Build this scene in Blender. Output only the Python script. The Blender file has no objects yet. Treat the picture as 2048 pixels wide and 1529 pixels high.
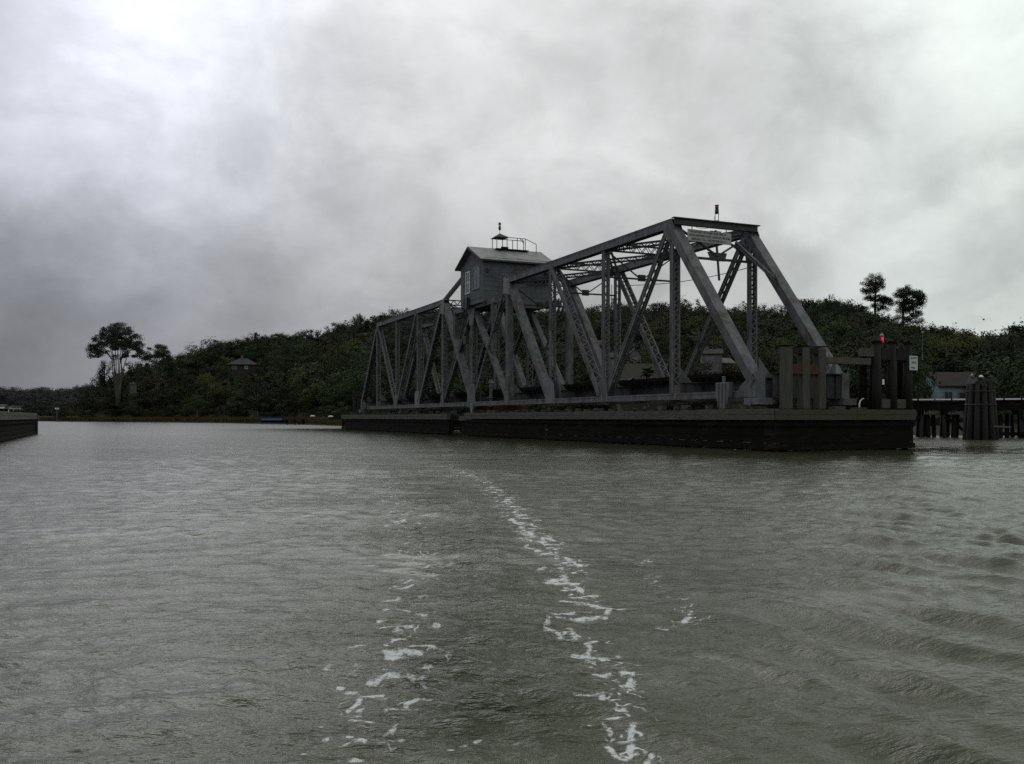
import bpy, math, random
import numpy as np
from mathutils import Vector, Matrix
R = math.radians
sc = bpy.context.scene
col = sc.collection
F, CX, HY, HC = 1850.0, 1024.0, 835.0, 1.6      # focal length in photo pixels, principal column, horizon row, eye height

def at(px, py, Y):
    return Vector(((px-CX)/F*Y, Y, HC+(HY-py)/F*Y))

# ---------------------------------------------------------------- camera
cam = bpy.data.cameras.new('camera'); camo = bpy.data.objects.new('camera', cam); col.objects.link(camo)
camo.location = (0, 0, HC); camo.rotation_euler = (R(90), 0, 0)
cam.sensor_width = 36; cam.lens = F/2048*36; cam.shift_y = (HY-764.5)/2048
cam.clip_start = .1; cam.clip_end = 6000
sc.camera = camo
sc.view_settings.view_transform = 'Standard'; sc.view_settings.look = 'None'
sc.view_settings.exposure = 0; sc.view_settings.gamma = 1

# ---------------------------------------------------------------- node helper
class NT:
    def __init__(s, tree): s.t = tree; s.n = tree.nodes; s.l = tree.links
    def node(s, typ, **kw):
        n = s.n.new(typ)
        for k, v in kw.items(): setattr(n, k, v)
        return n
    def put(s, sock, v):
        if hasattr(v, 'is_output') or isinstance(v, bpy.types.NodeSocket): s.l.new(v, sock)
        elif v is not None: sock.default_value = v
    def math(s, op, a, b=None, c=None, clamp=False):
        n = s.node('ShaderNodeMath', operation=op); n.use_clamp = clamp
        s.put(n.inputs[0], a)
        if b is not None: s.put(n.inputs[1], b)
        if c is not None: s.put(n.inputs[2], c)
        return n.outputs[0]
    def vmath(s, op, a, b=None, out=0):
        n = s.node('ShaderNodeVectorMath', operation=op); s.put(n.inputs[0], a)
        if b is not None:
            s.put(n.inputs['Scale'] if op == 'SCALE' else n.inputs[1], b)
        return n.outputs[out]
    def noise(s, vec, scale, detail=3, rough=.5, out='Fac', dist=0):
        n = s.node('ShaderNodeTexNoise'); s.put(n.inputs['Vector'], vec)
        n.inputs['Scale'].default_value = scale; n.inputs['Detail'].default_value = detail
        n.inputs['Roughness'].default_value = rough; n.inputs['Distortion'].default_value = dist
        return n.outputs[out]
    def rng(s, v, a, b, c=0, d=1, smooth=False):
        n = s.node('ShaderNodeMapRange'); n.clamp = True
        if smooth: n.interpolation_type = 'SMOOTHSTEP'
        s.put(n.inputs[0], v)
        for i, q in enumerate((a, b, c, d)): s.put(n.inputs[i+1], q)
        return n.outputs[0]
    def mix(s, f, a, b, mode='MIX'):
        n = s.node('ShaderNodeMix', data_type='RGBA', blend_type=mode)
        s.put(n.inputs[0], f); s.put(n.inputs[6], a); s.put(n.inputs[7], b)
        return n.outputs[2]
    def ramp(s, v, pts):
        n = s.node('ShaderNodeValToRGB'); s.put(n.inputs[0], v)
        e = n.color_ramp.elements
        while len(e) < len(pts): e.new(.5)
        for q, (p, c) in zip(e, pts):
            q.position = p; q.color = (c, c, c, 1) if not hasattr(c, '__len__') else tuple(c)+(1,)
        return n.outputs[0]
    def mapping(s, v, scale):
        n = s.node('ShaderNodeMapping'); s.put(n.inputs[0], v); n.inputs['Scale'].default_value = scale
        return n.outputs[0]

# ---------------------------------------------------------------- world: daylight sky under heavy broken overcast
SUN_EL, SUN_AZ = R(42), R(-20)     # azimuth measured from +Y (the view) towards +X
w = bpy.data.worlds.new('World'); sc.world = w; w.use_nodes = True
w.node_tree.nodes.clear(); N = NT(w.node_tree)
skyt = N.node('ShaderNodeTexSky', sky_type='NISHITA'); skyt.sun_disc = False
skyt.sun_elevation = SUN_EL; skyt.sun_rotation = SUN_AZ
d = N.node('ShaderNodeTexCoord').outputs['Generated']
d0 = N.vmath('NORMALIZE', d)
sp = N.node('ShaderNodeSeparateXYZ'); N.put(sp.inputs[0], d0)
# cloud-deck coordinates: the direction carried up to a flat layer, so that clouds flatten towards the horizon
zz = N.math('ADD', N.math('MAXIMUM', sp.outputs[2], 0.0), .75)
cb = N.node('ShaderNodeCombineXYZ')
N.put(cb.inputs[0], N.math('DIVIDE', sp.outputs[0], zz)); N.put(cb.inputs[1], N.math('DIVIDE', sp.outputs[1], zz))
deck = cb.outputs[0]
lump = N.vmath('ADD', N.mapping(d0, (1, 1, 1.7)), N.vmath('SCALE', deck, .35))   # rounded cloud bases, a little flattened towards the horizon
wn = N.noise(lump, 4.5, 6, .58, 'Color')
wv = N.vmath('SCALE', N.vmath('SUBTRACT', wn, (.5, .5, .5)), .12)
dw = N.vmath('NORMALIZE', N.vmath('ADD', d0, wv))
s2 = N.node('ShaderNodeSeparateXYZ'); N.put(s2.inputs[0], dw)
el = N.math('DIVIDE', N.math('ARCSINE', s2.outputs[2]), R(60))
az = N.math('DIVIDE', N.math('ARCTAN2', s2.outputs[0], s2.outputs[1]), R(29))
def deg(pts): return [(max(0, a)/60., v) for a, v in pts]
rl = N.ramp(el, deg([(0, .18), (3, .195), (6, .23), (9, .31), (12, .40), (15, .55), (18.5, .78), (24, .80), (40, .80), (60, .75)]))
rc = N.ramp(el, deg([(0, .42), (4, .44), (6, .46), (9, .51), (12, .58), (15, .61), (19, .63), (24, .66), (40, .78), (60, .75)]))
rr = N.ramp(el, deg([(0, .55), (5.6, .58), (8.7, .61), (11.8, .68), (14.7, .66), (19, .71), (24, .80), (40, .82), (60, .75)]))
lum = N.mix(N.rng(az, -1.0, 0.1, 0, 1, True), rl, rc)
lum = N.mix(N.rng(az, 0.05, 1.0, 0, 1, True), lum, rr)
lumv = N.node('ShaderNodeRGBToBW'); N.put(lumv.inputs[0], lum); L = lumv.outputs[0]
for px, py, rad, amp in [(520, 60, 260, .17), (280, 230, 200, .08), (90, 190, 150, .10), (1960, 50, 170, .17), (1215, 335, 90, .15), (1270, 200, 120, -.09),
                         (1640, 420, 130, .13), (1975, 395, 45, .14), (1900, 470, 80, -.07), (1760, 250, 150, -.05), (640, 330, 110, -.06), (330, 330, 80, .05), (60, 40, 90, -.04), (890, 470, 120, -.07), (1500, 560, 130, -.05), (1840, 520, 60, .08),
                         (700, 120, 80, -.06), (1560, 250, 120, -.04), (1080, 90, 100, -.03), (1840, 300, 120, -.05)]:
    c = Vector(((px-CX)/F, 1, (HY-py)/F)).normalized()
    dt = N.vmath('DOT_PRODUCT', dw, tuple(c), out=1)
    sg = rad/F
    g = N.math('POWER', 2.71828, N.math('DIVIDE', N.math('SUBTRACT', dt, 1.0), sg*sg))
    L = N.math('ADD', L, N.math('MULTIPLY', g, amp))
n1 = N.noise(lump, 2.7, 6, .55, 'Fac', .3); n2 = N.noise(lump, 12.0, 6, .6, 'Fac', .2)
n3 = N.noise(lump, 5.6, 7, .57, 'Fac', .4)
tex = N.math('ADD', N.math('ADD', N.rng(n1, .34, .66, -.12, .12, True), N.rng(n3, .36, .64, -.09, .09, True)), N.math('MULTIPLY', N.math('SUBTRACT', n2, .5), .26))
L = N.math('MULTIPLY', L, N.math('ADD', 1.0, tex))
tint = N.mix(N.rng(az, -.9, 0, 0, 1, True), (.935, .965, 1.075, 1), (.985, 1, 1.0, 1))
tint = N.mix(N.rng(az, .2, 1.0, 0, 1, True), tint, (.945, 1.015, .975, 1))
cl = N.vmath('SCALE', tint, N.math('MULTIPLY', L, 10.0))
skycol = N.mix(.985, skyt.outputs[0], cl)
bg = N.node('ShaderNodeBackground'); N.put(bg.inputs[0], skycol); bg.inputs[1].default_value = .1
wo = N.node('ShaderNodeOutputWorld'); N.l.new(bg.outputs[0], wo.inputs[0])

sun = bpy.data.lights.new('sun', 'SUN'); sun.energy = .5; sun.angle = R(35); sun.color = (1, .97, .93)
suno = bpy.data.objects.new('sun', sun); col.objects.link(suno)
sd = Vector((math.sin(SUN_AZ)*math.cos(SUN_EL), math.cos(SUN_AZ)*math.cos(SUN_EL), math.sin(SUN_EL)))
suno.rotation_euler = sd.to_track_quat('Z', 'Y').to_euler()

# ---------------------------------------------------------------- materials
M = {}
def new_mat(name):
    m = bpy.data.materials.new(name); m.use_nodes = True; M[name] = m
    N = NT(m.node_tree); N.b = m.node_tree.nodes['Principled BSDF']; N.o = N.node('ShaderNodeTexCoord').outputs['Object']
    N.g = N.node('ShaderNodeNewGeometry').outputs['Position']
    return N
def mixed(name, c1, c2, c3, scale=1.5, rough=.8, stretch=(1, 1, 1), amt=.35, spec=.25, bump=.0, metal=0, fine=14):
    """base colour wandering between c1 and c2, with patches of c3 (stain, moss or rust) of their own shape"""
    N = new_mat(name); v = N.mapping(N.g, stretch)
    a = N.noise(v, scale, 5, .6); b = N.noise(v, scale*.6, 4, .65, 'Fac', .4); f = N.noise(v, fine, 3, .6)
    c = N.mix(N.rng(a, .35, .65), c1+(1,), c2+(1,))
    c = N.mix(N.rng(b, .72-amt*.4, .84-amt*.4), c, c3+(1,))
    c = N.mix(N.rng(f, .2, .8, 0, 1), N.mix(.25, c, (0, 0, 0, 1)), c)
    N.put(N.b.inputs['Base Color'], c); N.b.inputs['Roughness'].default_value = rough
    N.b.inputs['Specular IOR Level'].default_value = spec; N.b.inputs['Metallic'].default_value = metal
    if bump:
        bn = N.node('ShaderNodeBump'); bn.inputs['Distance'].default_value = bump
        N.put(bn.inputs['Height'], f); N.put(N.b.inputs['Normal'], bn.outputs[0])
    return M[name]
def flat(name, c, rough=.6, spec=.3, emit=0, metal=0):
    N = new_mat(name); f = N.noise(N.g, 9, 3)
    N.put(N.b.inputs['Base Color'], N.mix(N.rng(f, .3, .75), tuple(q*.82 for q in c)+(1,), c+(1,)))
    N.b.inputs['Roughness'].default_value = rough; N.b.inputs['Specular IOR Level'].default_value = spec
    N.b.inputs['Metallic'].default_value = metal
    if emit:
        N.b.inputs['Emission Color'].default_value = c+(1,); N.b.inputs['Emission Strength'].default_value = emit
    return M[name]
steel = mixed('weathered_grey_steel', (.048, .052, .053), (.118, .122, .121), (.046, .032, .023), 2.2, .65, (1, 1, .5), .44, .4, .002)
lace_st = mixed('lacing_steel', (.085, .090, .090), (.125, .129, .127), (.05, .04, .03), 2.0, .6, (1, 1, 1), .3, .3)
steel_lt = mixed('pale_grey_steel', (.085, .094, .097), (.135, .142, .140), (.05, .04, .03), 1.6, .5, (1, 1, .5), .35, .4, .002)
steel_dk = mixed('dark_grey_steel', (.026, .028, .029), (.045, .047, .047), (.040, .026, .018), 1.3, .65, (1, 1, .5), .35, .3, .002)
wood_gr = mixed('grey_weathered_timber', (.058, .056, .048), (.095, .090, .078), (.028, .026, .022), 2.2, .9, (1, 1, 5), .40, .15, .006)
wood_post = mixed('bleached_post_timber', (.050, .048, .041), (.084, .080, .068), (.036, .039, .025), 2.0, .9, (5, 5, .5), .35, .15, .006)
wood_dk = mixed('creosoted_timber', (.0040, .0035, .0028), (.0100, .0084, .0062), (.0190, .0165, .0115), 1.2, .9, (1, 1, 3), .4, .08, .006)
wood_pile = mixed('dark_pile_timber', (.013, .0115, .0105), (.023, .0205, .0185), (.008, .008, .006), 2.2, .85, (4, 4, .4), .4, .2, .008)
wood_moss = mixed('mossy_timber', (.055, .056, .044), (.066, .064, .046), (.058, .052, .018), 2.4, .95, (1, 1, 2.6), .52, .1, .01)
rust = mixed('rusty_iron', (.055, .028, .018), (.08, .042, .026), (.03, .02, .015), 3, .85, (1, 1, 1), .4, .2, .002)
siding = mixed('pale_grey_boarding', (.080, .088, .092), (.112, .121, .124), (.052, .052, .047), 1.3, .8, (1, 1, 2.5), .35, .2, .002)
roofm = mixed('lichened_metal_roof', (.145, .152, .147), (.22, .23, .22), (.11, .095, .07), 1.1, .6, (1, 1, 1), .45, .3, .002)
white = flat('white_paint', (.62, .63, .60), .5)
trim = flat('pale_trim_paint', (.17, .185, .19), .6)
glass = flat('window_glass', (.05, .06, .065), .12, .6)
black = flat('black_metal', (.02, .02, .02), .5)
redglass = flat('dull_red_lens', (.14, .012, .016), .25, .5)
redlit = flat('lit_red_lens', (.7, .015, .04), .4, .3, .55)
signm = flat('sign_face', (.30, .305, .285), .5); ink = flat('sign_ink', (.030, .034, .034), .6)
signw = flat('white_sign_face', (.40, .44, .42), .45)
teal = mixed('pale_teal_boards', (.16, .22, .215), (.21, .275, .265), (.11, .15, .145), 1.5, .8)
redroof = mixed('maroon_shingles', (.026, .019, .018), (.036, .025, .024), (.018, .015, .014), 2, .9)
tanroof = mixed('brown_shingles', (.030, .028, .022), (.042, .038, .030), (.022, .020, .018), 2, .9)
darkroof = mixed('slate_shingles', (.030, .030, .034), (.045, .045, .05), (.022, .022, .024), 2, .9)
cream = mixed('cream_stucco', (.085, .084, .074), (.12, .118, .105), (.06, .058, .05), 1.2, .85)
brownwall = mixed('brown_boards', (.030, .024, .020), (.045, .034, .027), (.022, .018, .015), 1.5, .85)
brick = mixed('chimney_brick', (.16, .07, .05), (.2, .09, .06), (.1, .06, .05), 5, .9)
bluetarp = flat('blue_tarpaulin', (.010, .042, .15), .85, .1)
gull_w = flat('gull_white', (.6, .6, .58), .8); gull_g = flat('gull_grey', (.10, .10, .11), .8)
bark = mixed('brown_bark', (.06, .05, .042), (.09, .078, .065), (.035, .03, .027), 1.2, .95, (1, 1, .4))
bark_pale = mixed('pale_gum_bark', (.065, .060, .052), (.11, .10, .088), (.04, .036, .031), .8, .9, (1, 1, .3))
earth = mixed('leaf_litter_soil', (.020, .024, .013), (.030, .030, .018), (.035, .028, .018), .06, 1, (1, 1, 1), .4, .1, 0, 0, .5)

def foliage(name, c1, c2, attr=False, transl=.15):
    N = new_mat(name)
    a = N.noise(N.g, .55, 3, .6); b = N.noise(N.g, 3.5, 2)
    oi = N.node('ShaderNodeObjectInfo').outputs['Random']
    if attr:
        at_ = N.node('ShaderNodeAttribute', attribute_name='tint'); base = at_.outputs['Color']
        c = N.mix(N.rng(a, .3, .7), N.mix(.22, base, (0, 0, 0, 1)), base)
    else:
        c = N.mix(N.rng(a, .3, .7), c1+(1,), c2+(1,))
        c = N.mix(1, c, N.ramp(oi, [(0, .75), (1, 1.25)]), 'MULTIPLY')
    c = N.mix(N.rng(b, .3, .75), N.mix(.25, c, (0, 0, 0, 1)), c)
    N.put(N.b.inputs['Base Color'], c); N.b.inputs['Roughness'].default_value = .8
    N.b.inputs['Specular IOR Level'].default_value = .1
    return M[name]
fo_wood = foliage('woodland_foliage', None, None, True)
fo_gum = foliage('gum_foliage', (.022, .030, .020), (.036, .046, .028))
fo_pine = foliage('pine_foliage', (.010, .017, .010), (.020, .028, .014))
fo_dark = foliage('dark_evergreen_foliage', (.012, .018, .011), (.026, .033, .018))
fo_green = foliage('green_foliage', (.026, .042, .013), (.045, .062, .018))
fo_yel = foliage('yellow_green_foliage', (.065, .068, .012), (.10, .094, .018))
fo_bare = foliage('bare_brown_twigs', (.045, .036, .026), (.065, .052, .038))
fo_palm = foliage('palm_foliage', (.028, .038, .018), (.042, .052, .026))
reed = foliage('marsh_reed', (.060, .040, .014), (.085, .060, .020))
hedge_or = foliage('rusty_orange_hedge_foliage', (.055, .020, .009), (.08, .028, .012))

# ---------------------------------------------------------------- object helpers
def tag(o, label=None, cat=None, group=None, kind=None):
    if label: o['label'] = label
    if cat: o['category'] = cat
    if group: o['group'] = group
    if kind: o['kind'] = kind
    return o
def empty(name, loc, label, cat, group=None, rz=0):
    o = bpy.data.objects.new(name, None); col.objects.link(o); o.location = loc; o.rotation_euler = (0, 0, rz)
    o.empty_display_size = .2
    return tag(o, label, cat, group)
class MB:
    def __init__(s): s.v = []; s.f = []; s.k = []
    def add(s, vs, fs, mi=0):
        n = len(s.v); s.v += [tuple(q) for q in vs]; s.f += [tuple(i+n for i in q) for q in fs]; s.k += [mi]*len(fs)
        return s
    def box(s, a, b, mi=0):
        (x0, y0, z0), (x1, y1, z1) = a, b
        return s.add([(x, y, z) for z in (z0, z1) for y in (y0, y1) for x in (x0, x1)],
                     [(0, 2, 3, 1), (4, 5, 7, 6), (0, 1, 5, 4), (2, 6, 7, 3), (0, 4, 6, 2), (1, 3, 7, 5)], mi)
    def bar(s, p, q, w, h, side=(1, 0, 0), mi=0):
        """rectangular bar from p to q; w is its size along side, h across"""
        p, q = Vector(p), Vector(q); a = (q-p).normalized(); sd_ = Vector(side)
        sd_ = (sd_-a*sd_.dot(a)); 
        if sd_.length < 1e-4: sd_ = a.orthogonal()
        sd_.normalize(); u = a.cross(sd_).normalized()
        vs = [c+sd_*(i*w/2)+u*(j*h/2) for c in (p, q) for j in (-1, 1) for i in (-1, 1)]
        return s.add(vs, [(0, 2, 3, 1), (4, 5, 7, 6), (0, 1, 5, 4), (2, 6, 7, 3), (0, 4, 6, 2), (1, 3, 7, 5)], mi)
    def tube(s, pts, rad, n=8, mi=0, cap=True):
        pts = [Vector(p) for p in pts]; rads = rad if hasattr(rad, '__len__') else [rad]*len(pts); rings = []; vs = []
        for i, p in enumerate(pts):
            a = (pts[min(i+1, len(pts)-1)]-pts[max(i-1, 0)]).normalized()
            x = Vector((1, 0, 0)) if abs(a.x) < .9 else Vector((0, 1, 0))
            u = a.cross(x).normalized(); v = a.cross(u)
            vs += [p+(u*math.cos(t)+v*math.sin(t))*rads[i] for t in [2*math.pi*k/n for k in range(n)]]
        fs = [(i*n+k, i*n+(k+1) % n, (i+1)*n+(k+1) % n, (i+1)*n+k) for i in range(len(pts)-1) for k in range(n)]
        if cap: fs += [tuple(range(n))[::-1], tuple((len(pts)-1)*n+k for k in range(n))]
        return s.add(vs, fs, mi)
    def prism(s, poly, off, mi=0):
        n = len(poly); o = Vector(off); vs = [Vector(p) for p in poly]+[Vector(p)+o for p in poly]
        return s.add(vs, [tuple(range(n))[::-1], tuple(range(n, 2*n))]+[(i, (i+1) % n, n+(i+1) % n, n+i) for i in range(n)], mi)
    def build(s, name, mat, parent=None, loc=None, bevel=0):
        me = bpy.data.meshes.new(name); me.from_pydata(s.v, [], s.f); me.update()
        for m in (mat if isinstance(mat, (list, tuple)) else [mat]): me.materials.append(m)
        if any(s.k): me.polygons.foreach_set('material_index', s.k)
        o = bpy.data.objects.new(name, me); col.objects.link(o)
        if parent: o.parent = parent
        if loc is not None: o.location = loc
        if bevel:
            b = o.modifiers.new('bevel', 'BEVEL'); b.width = bevel; b.segments = 1; b.limit_method = 'ANGLE'
        return o
def smooth(o):
    o.data.polygons.foreach_set('use_smooth', [True]*len(o.data.polygons)); return o
def letters(name, text, size, mat, parent, loc, rot, sx=1.0, spacing=1.0):
    cu = bpy.data.curves.new(name, 'FONT'); cu.body = text; cu.size = size; cu.align_x = 'CENTER'; cu.align_y = 'CENTER'
    cu.extrude = .004; cu.space_line = spacing; cu.offset = size*.012
    t = bpy.data.objects.new('tmp', cu); col.objects.link(t); bpy.context.view_layer.update()
    me = bpy.data.meshes.new_from_object(t.evaluated_get(bpy.context.evaluated_depsgraph_get()))
    bpy.data.objects.remove(t); me.name = name; me.materials.clear(); me.materials.append(mat)
    o = bpy.data.objects.new(name, me); col.objects.link(o); o.parent = parent; o.location = loc; o.rotation_euler = rot
    o.scale = (sx, 1, 1)
    return o
def np_mesh(name, verts, quads, mat):
    me = bpy.data.meshes.new(name); n = len(verts); m = len(quads)
    me.vertices.add(n); me.vertices.foreach_set('co', np.ascontiguousarray(verts, dtype=np.float32).ravel())
    me.loops.add(m*4); me.loops.foreach_set('vertex_index', np.ascontiguousarray(quads, dtype=np.int32).ravel())
    me.polygons.add(m); me.polygons.foreach_set('loop_start', np.arange(0, m*4, 4, dtype=np.int32))
    me.polygons.foreach_set('loop_total', np.full(m, 4, dtype=np.int32))
    me.update(calc_edges=True); me.materials.append(mat)
    return me

# ---------------------------------------------------------------- terrain description
def interp(tab):
    xs, ys = zip(*tab); return lambda x: np.interp(x, xs, ys)
sky_y = interp([(-400, 803), (140, 803), (165, 786), (185, 768), (215, 752), (260, 733), (300, 724), (330, 714), (360, 705), (400, 692), (440, 681),
                (500, 673), (545, 666), (640, 668), (660, 655), (700, 642), (750, 632), (800, 622), (1000, 618), (1100, 622), (1190, 614),
                (1240, 607), (1290, 613), (1340, 606), (1380, 607), (1450, 617), (1500, 609), (1560, 614), (1600, 603), (1640, 600), (1700, 606),
                (1740, 614), (1790, 640), (1850, 657), (1890, 654), (1930, 662), (1960, 674), (1990, 682), (2010, 668), (2048, 652), (2200, 630), (2800, 600)])
shore_Y = interp([(-600, 420), (80, 360), (200, 305), (400, 269), (500, 228), (615, 197), (690, 164), (800, 155), (1100, 140), (1500, 120), (1700, 100), (1830, 82), (2800, 70)])
ridge_Y = interp([(-600, 480), (100, 400), (400, 390), (700, 400), (1100, 380), (1600, 310), (2048, 270), (2800, 250)])
def ground(px, Y):
    px = np.asarray(px, float); Y = np.asarray(Y, float)
    rs, rr_ = shore_Y(px), ridge_Y(px); b = rs+np.where(px < 600, 38, 30)
    top = np.maximum((HY-sky_y(px))/F*rr_+HC-7.5, 1.2)
    t = np.clip((Y-b)/(rr_-b), 0, 1)
    z = .55+(top-.55)*t**1.05
    z = np.where(Y > rr_, top-(Y-rr_)*.25, z)
    edge = np.clip((Y-rs)/2.5, -1, 1)
    return np.where(Y < b, np.where(Y < rs+2.5, -.4+.9*(edge*.5+.5), .5+.05*np.clip((Y-rs)/40, 0, 1)), z)
def gz(px, Y): return float(ground(px, Y))
def gpt(px, Y): return Vector(((px-CX)/F*Y, Y, gz(px, Y)))

pxs = np.concatenate([np.arange(-500, 0, 50), np.arange(0, 2100, 10), np.arange(2100, 2801, 50)])
ts = np.linspace(0, 1, 70)
V = []
for p in pxs:
    rs, r2 = float(shore_Y(p)), float(ridge_Y(p))
    Ys = np.concatenate([[rs-6, rs-2, rs, rs+1, rs+2, rs+3], np.linspace(rs+6, r2, 60), np.linspace(r2+8, r2+140, 12)])
    zs = ground(np.full_like(Ys, p), Ys)
    V.append(np.stack([(p-CX)/F*Ys, Ys, zs], 1))
V = np.array(V); a, b_, _ = V.shape
idx = np.arange(a*b_).reshape(a, b_)
Q = np.stack([idx[:-1, :-1], idx[1:, :-1], idx[1:, 1:], idx[:-1, 1:]], -1).reshape(-1, 4)
hill = bpy.data.objects.new('hills', np_mesh('hills', V.reshape(-1, 3), Q, earth)); col.objects.link(hill)
tag(hill, kind='structure')
# far ridge across the bay at the left
pf = np.arange(-900, 330, 15.)
yf = 796+4*np.sin(pf*.021)+3*np.sin(pf*.057+1)
rows = [(620, .0, -.3), (660, .12, .5), (760, .6, 0), (900, 1, 0), (1000, .8, 0)]
V = np.stack([np.stack([(pf-CX)/F*Y, np.full_like(pf, Y), HC+(HY-yf)/F*900*k-1.7+c], 1) for Y, k, c in rows], 1)
a, b_, _ = V.shape; idx = np.arange(a*b_).reshape(a, b_)
Q = np.stack([idx[:-1, :-1], idx[1:, :-1], idx[1:, 1:], idx[:-1, 1:]], -1).reshape(-1, 4)
fh = bpy.data.objects.new('far_hills', np_mesh('far_hills', V.reshape(-1, 3), Q, earth)); col.objects.link(fh); tag(fh, kind='structure')
def fgz(px, Y): return float(np.interp(Y, [r[0] for r in rows], [HC+(HY-np.interp(px, pf, yf))/F*900*k-1.7+c for _, k, c in rows]))

# ---------------------------------------------------------------- water
rw = np.random.RandomState(7)
Yr = [1.2]
while Yr[-1] < 1400: Yr.append(Yr[-1]*(1.0033 if Yr[-1] < 60 else 1.012))
Yr = np.array(Yr); Yr = np.concatenate([[-60, -20, -5, 0, .7], Yr])
U = np.concatenate([-np.array([14, 8, 5, 3, 2, 1.4, 1.0, .8])[:], np.arange(-.62, .6201, .0026), [.8, 1.0, 1.4, 2, 3, 5, 8, 14]])
YY, UU = np.meshgrid(Yr, U, indexing='ij')
XX = UU*np.maximum(YY, 1.2)
H = np.zeros_like(XX)
fine_ = np.clip((np.abs(UU) < .7).astype(float), 0, 1)
pix = np.maximum(YY*.0033, .005)                      # local mesh spacing
def px2w(x, y): Y = HC*F/(y-HY); return ((x-CX)/F*Y, Y)
def wave(lam, th, amp, env=1.0, ph=None, sharp=0):
    global H
    k = 2*math.pi/lam; ph = rw.uniform(0, 6.28) if ph is None else ph
    att = np.clip((lam/pix-3)/5, 0, 1)
    q = k*(XX*math.cos(th)+YY*math.sin(th))+ph
    s_ = np.sin(q)
    H += amp*att*env*(s_ if not sharp else (1-np.abs(s_))*1.2-.6)
# slowly varying gusts that make some patches livelier than others
gust = np.zeros_like(XX)
for i in range(14):
    lam = rw.uniform(3, 16); th = rw.uniform(0, 3.14)
    gust += np.sin(2*math.pi/lam*(XX*math.cos(th)*.7+YY*math.sin(th))+rw.uniform(0, 6.28))
gust = np.clip(.9+gust/11., .45, 1.4)
for i in range(90):
    lam = .09*(1.3/.09)**rw.rand(); th = R(82)+rw.normal()*.62
    wave(lam, th, .0125*lam/ math.sqrt(70)*3.0*(1.2 if lam < .35 else (1.0 if lam < .7 else .5)), gust, None, i % 2)
for i in range(10): wave(rw.uniform(2.5, 7), R(70)+rw.normal()*.5, .0028)
# wash of the boat's bow wave, running off to the right
c0 = np.array(px2w(1500, 1529)); c1 = np.array(px2w(1760, 1010)); dv = (c1-c0)/np.linalg.norm(c1-c0)
side = (XX-c0[0])*dv[1]-(YY-c0[1])*dv[0]            # signed distance right of the cusp line
env = np.exp(-((side-.5)/1.0)**2)+.55*np.clip(side/3, 0, 1)*np.exp(-np.clip(side-3, 0, None)/7)
env *= np.clip((60-YY)/45, 0, 1)
for lam, th, am in ((.62, R(20), .018), (.50, R(34), .015), (.95, R(27), .023), (.36, R(44), .008), (.78, R(40), .014), (.30, R(28), .004), (.55, R(56), .007), (1.4, R(30), .010)):
    wave(lam, th, am, env)
side2 = (XX-px2w(600, 1400)[0])+.32*(YY-4)
env2 = np.exp(-((side2+1.2)/1.6)**2)*np.clip((40-YY)/30, 0, 1)
for lam, th, am in ((.8, R(112), .006), (.6, R(104), .005), (.45, R(120), .004)): wave(lam, th, am, env2)
# wash between the two foam tracks
def track(pts, n=14):
    P = np.array([px2w(*p) for p in pts]); out = []
    for i in range(len(P)-1): out += [P[i]+(P[i+1]-P[i])*t for t in np.linspace(0, 1, n, endpoint=False)]
    return np.array(out+[P[-1]])
def dist_to(P):
    D = np.full(XX.shape, 1e9)
    sel = (YY > 1) & (YY < 60) & (np.abs(UU) < .7); x, y = XX[sel], YY[sel]; dd = np.full(x.shape, 1e9)
    for q in P: dd = np.minimum(dd, (x-q[0])**2+(y-q[1])**2)
    D[sel] = np.sqrt(dd); return D
TR = track([(1290, 1600), (1262, 1529), (1250, 1450), (1236, 1395), (1250, 1350), (1205, 1300), (1150, 1255), (1130, 1235), (1210, 1215), (1160, 1195), (1125, 1165), (1150, 1130),
            (1100, 1105), (1080, 1080), (1050, 1050), (1030, 1025), (1005, 995), (978, 968), (940, 950), (890, 930)], 6)
TL = track([(700, 1600), (740, 1529), (700, 1480), (790, 1460), (720, 1400), (830, 1395), (760, 1345), (850, 1330), (880, 1290), (790, 1250), (830, 1225), (800, 1180), (860, 1140), (830, 1090), (800, 1040), (790, 985), (770, 950)], 6)
TM = track([(1390, 1245), (1365, 1215), (1340, 1190), (1310, 1140), (1290, 1120)], 4)
TC = track([(1000, 1420), (960, 1310), (960, 1220), (930, 1130), (910, 1040), (860, 970), (760, 920)], 6)
dR, dL, dM, dC = dist_to(TR), dist_to(TL), dist_to(TM), dist_to(TC)
wR = .10+.010*YY; wL = .15+.012*YY
foam = (.45+.6*np.clip((YY-7)/6, 0, 1))*np.exp(-(dR/wR)**2)+(.30+.32*np.clip((YY-8)/6, 0, 1))*np.exp(-(dL/wL)**2)+.26*np.exp(-(dM/.28)**2)
foam *= np.clip((45-YY)/25, 0, 1)
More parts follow.
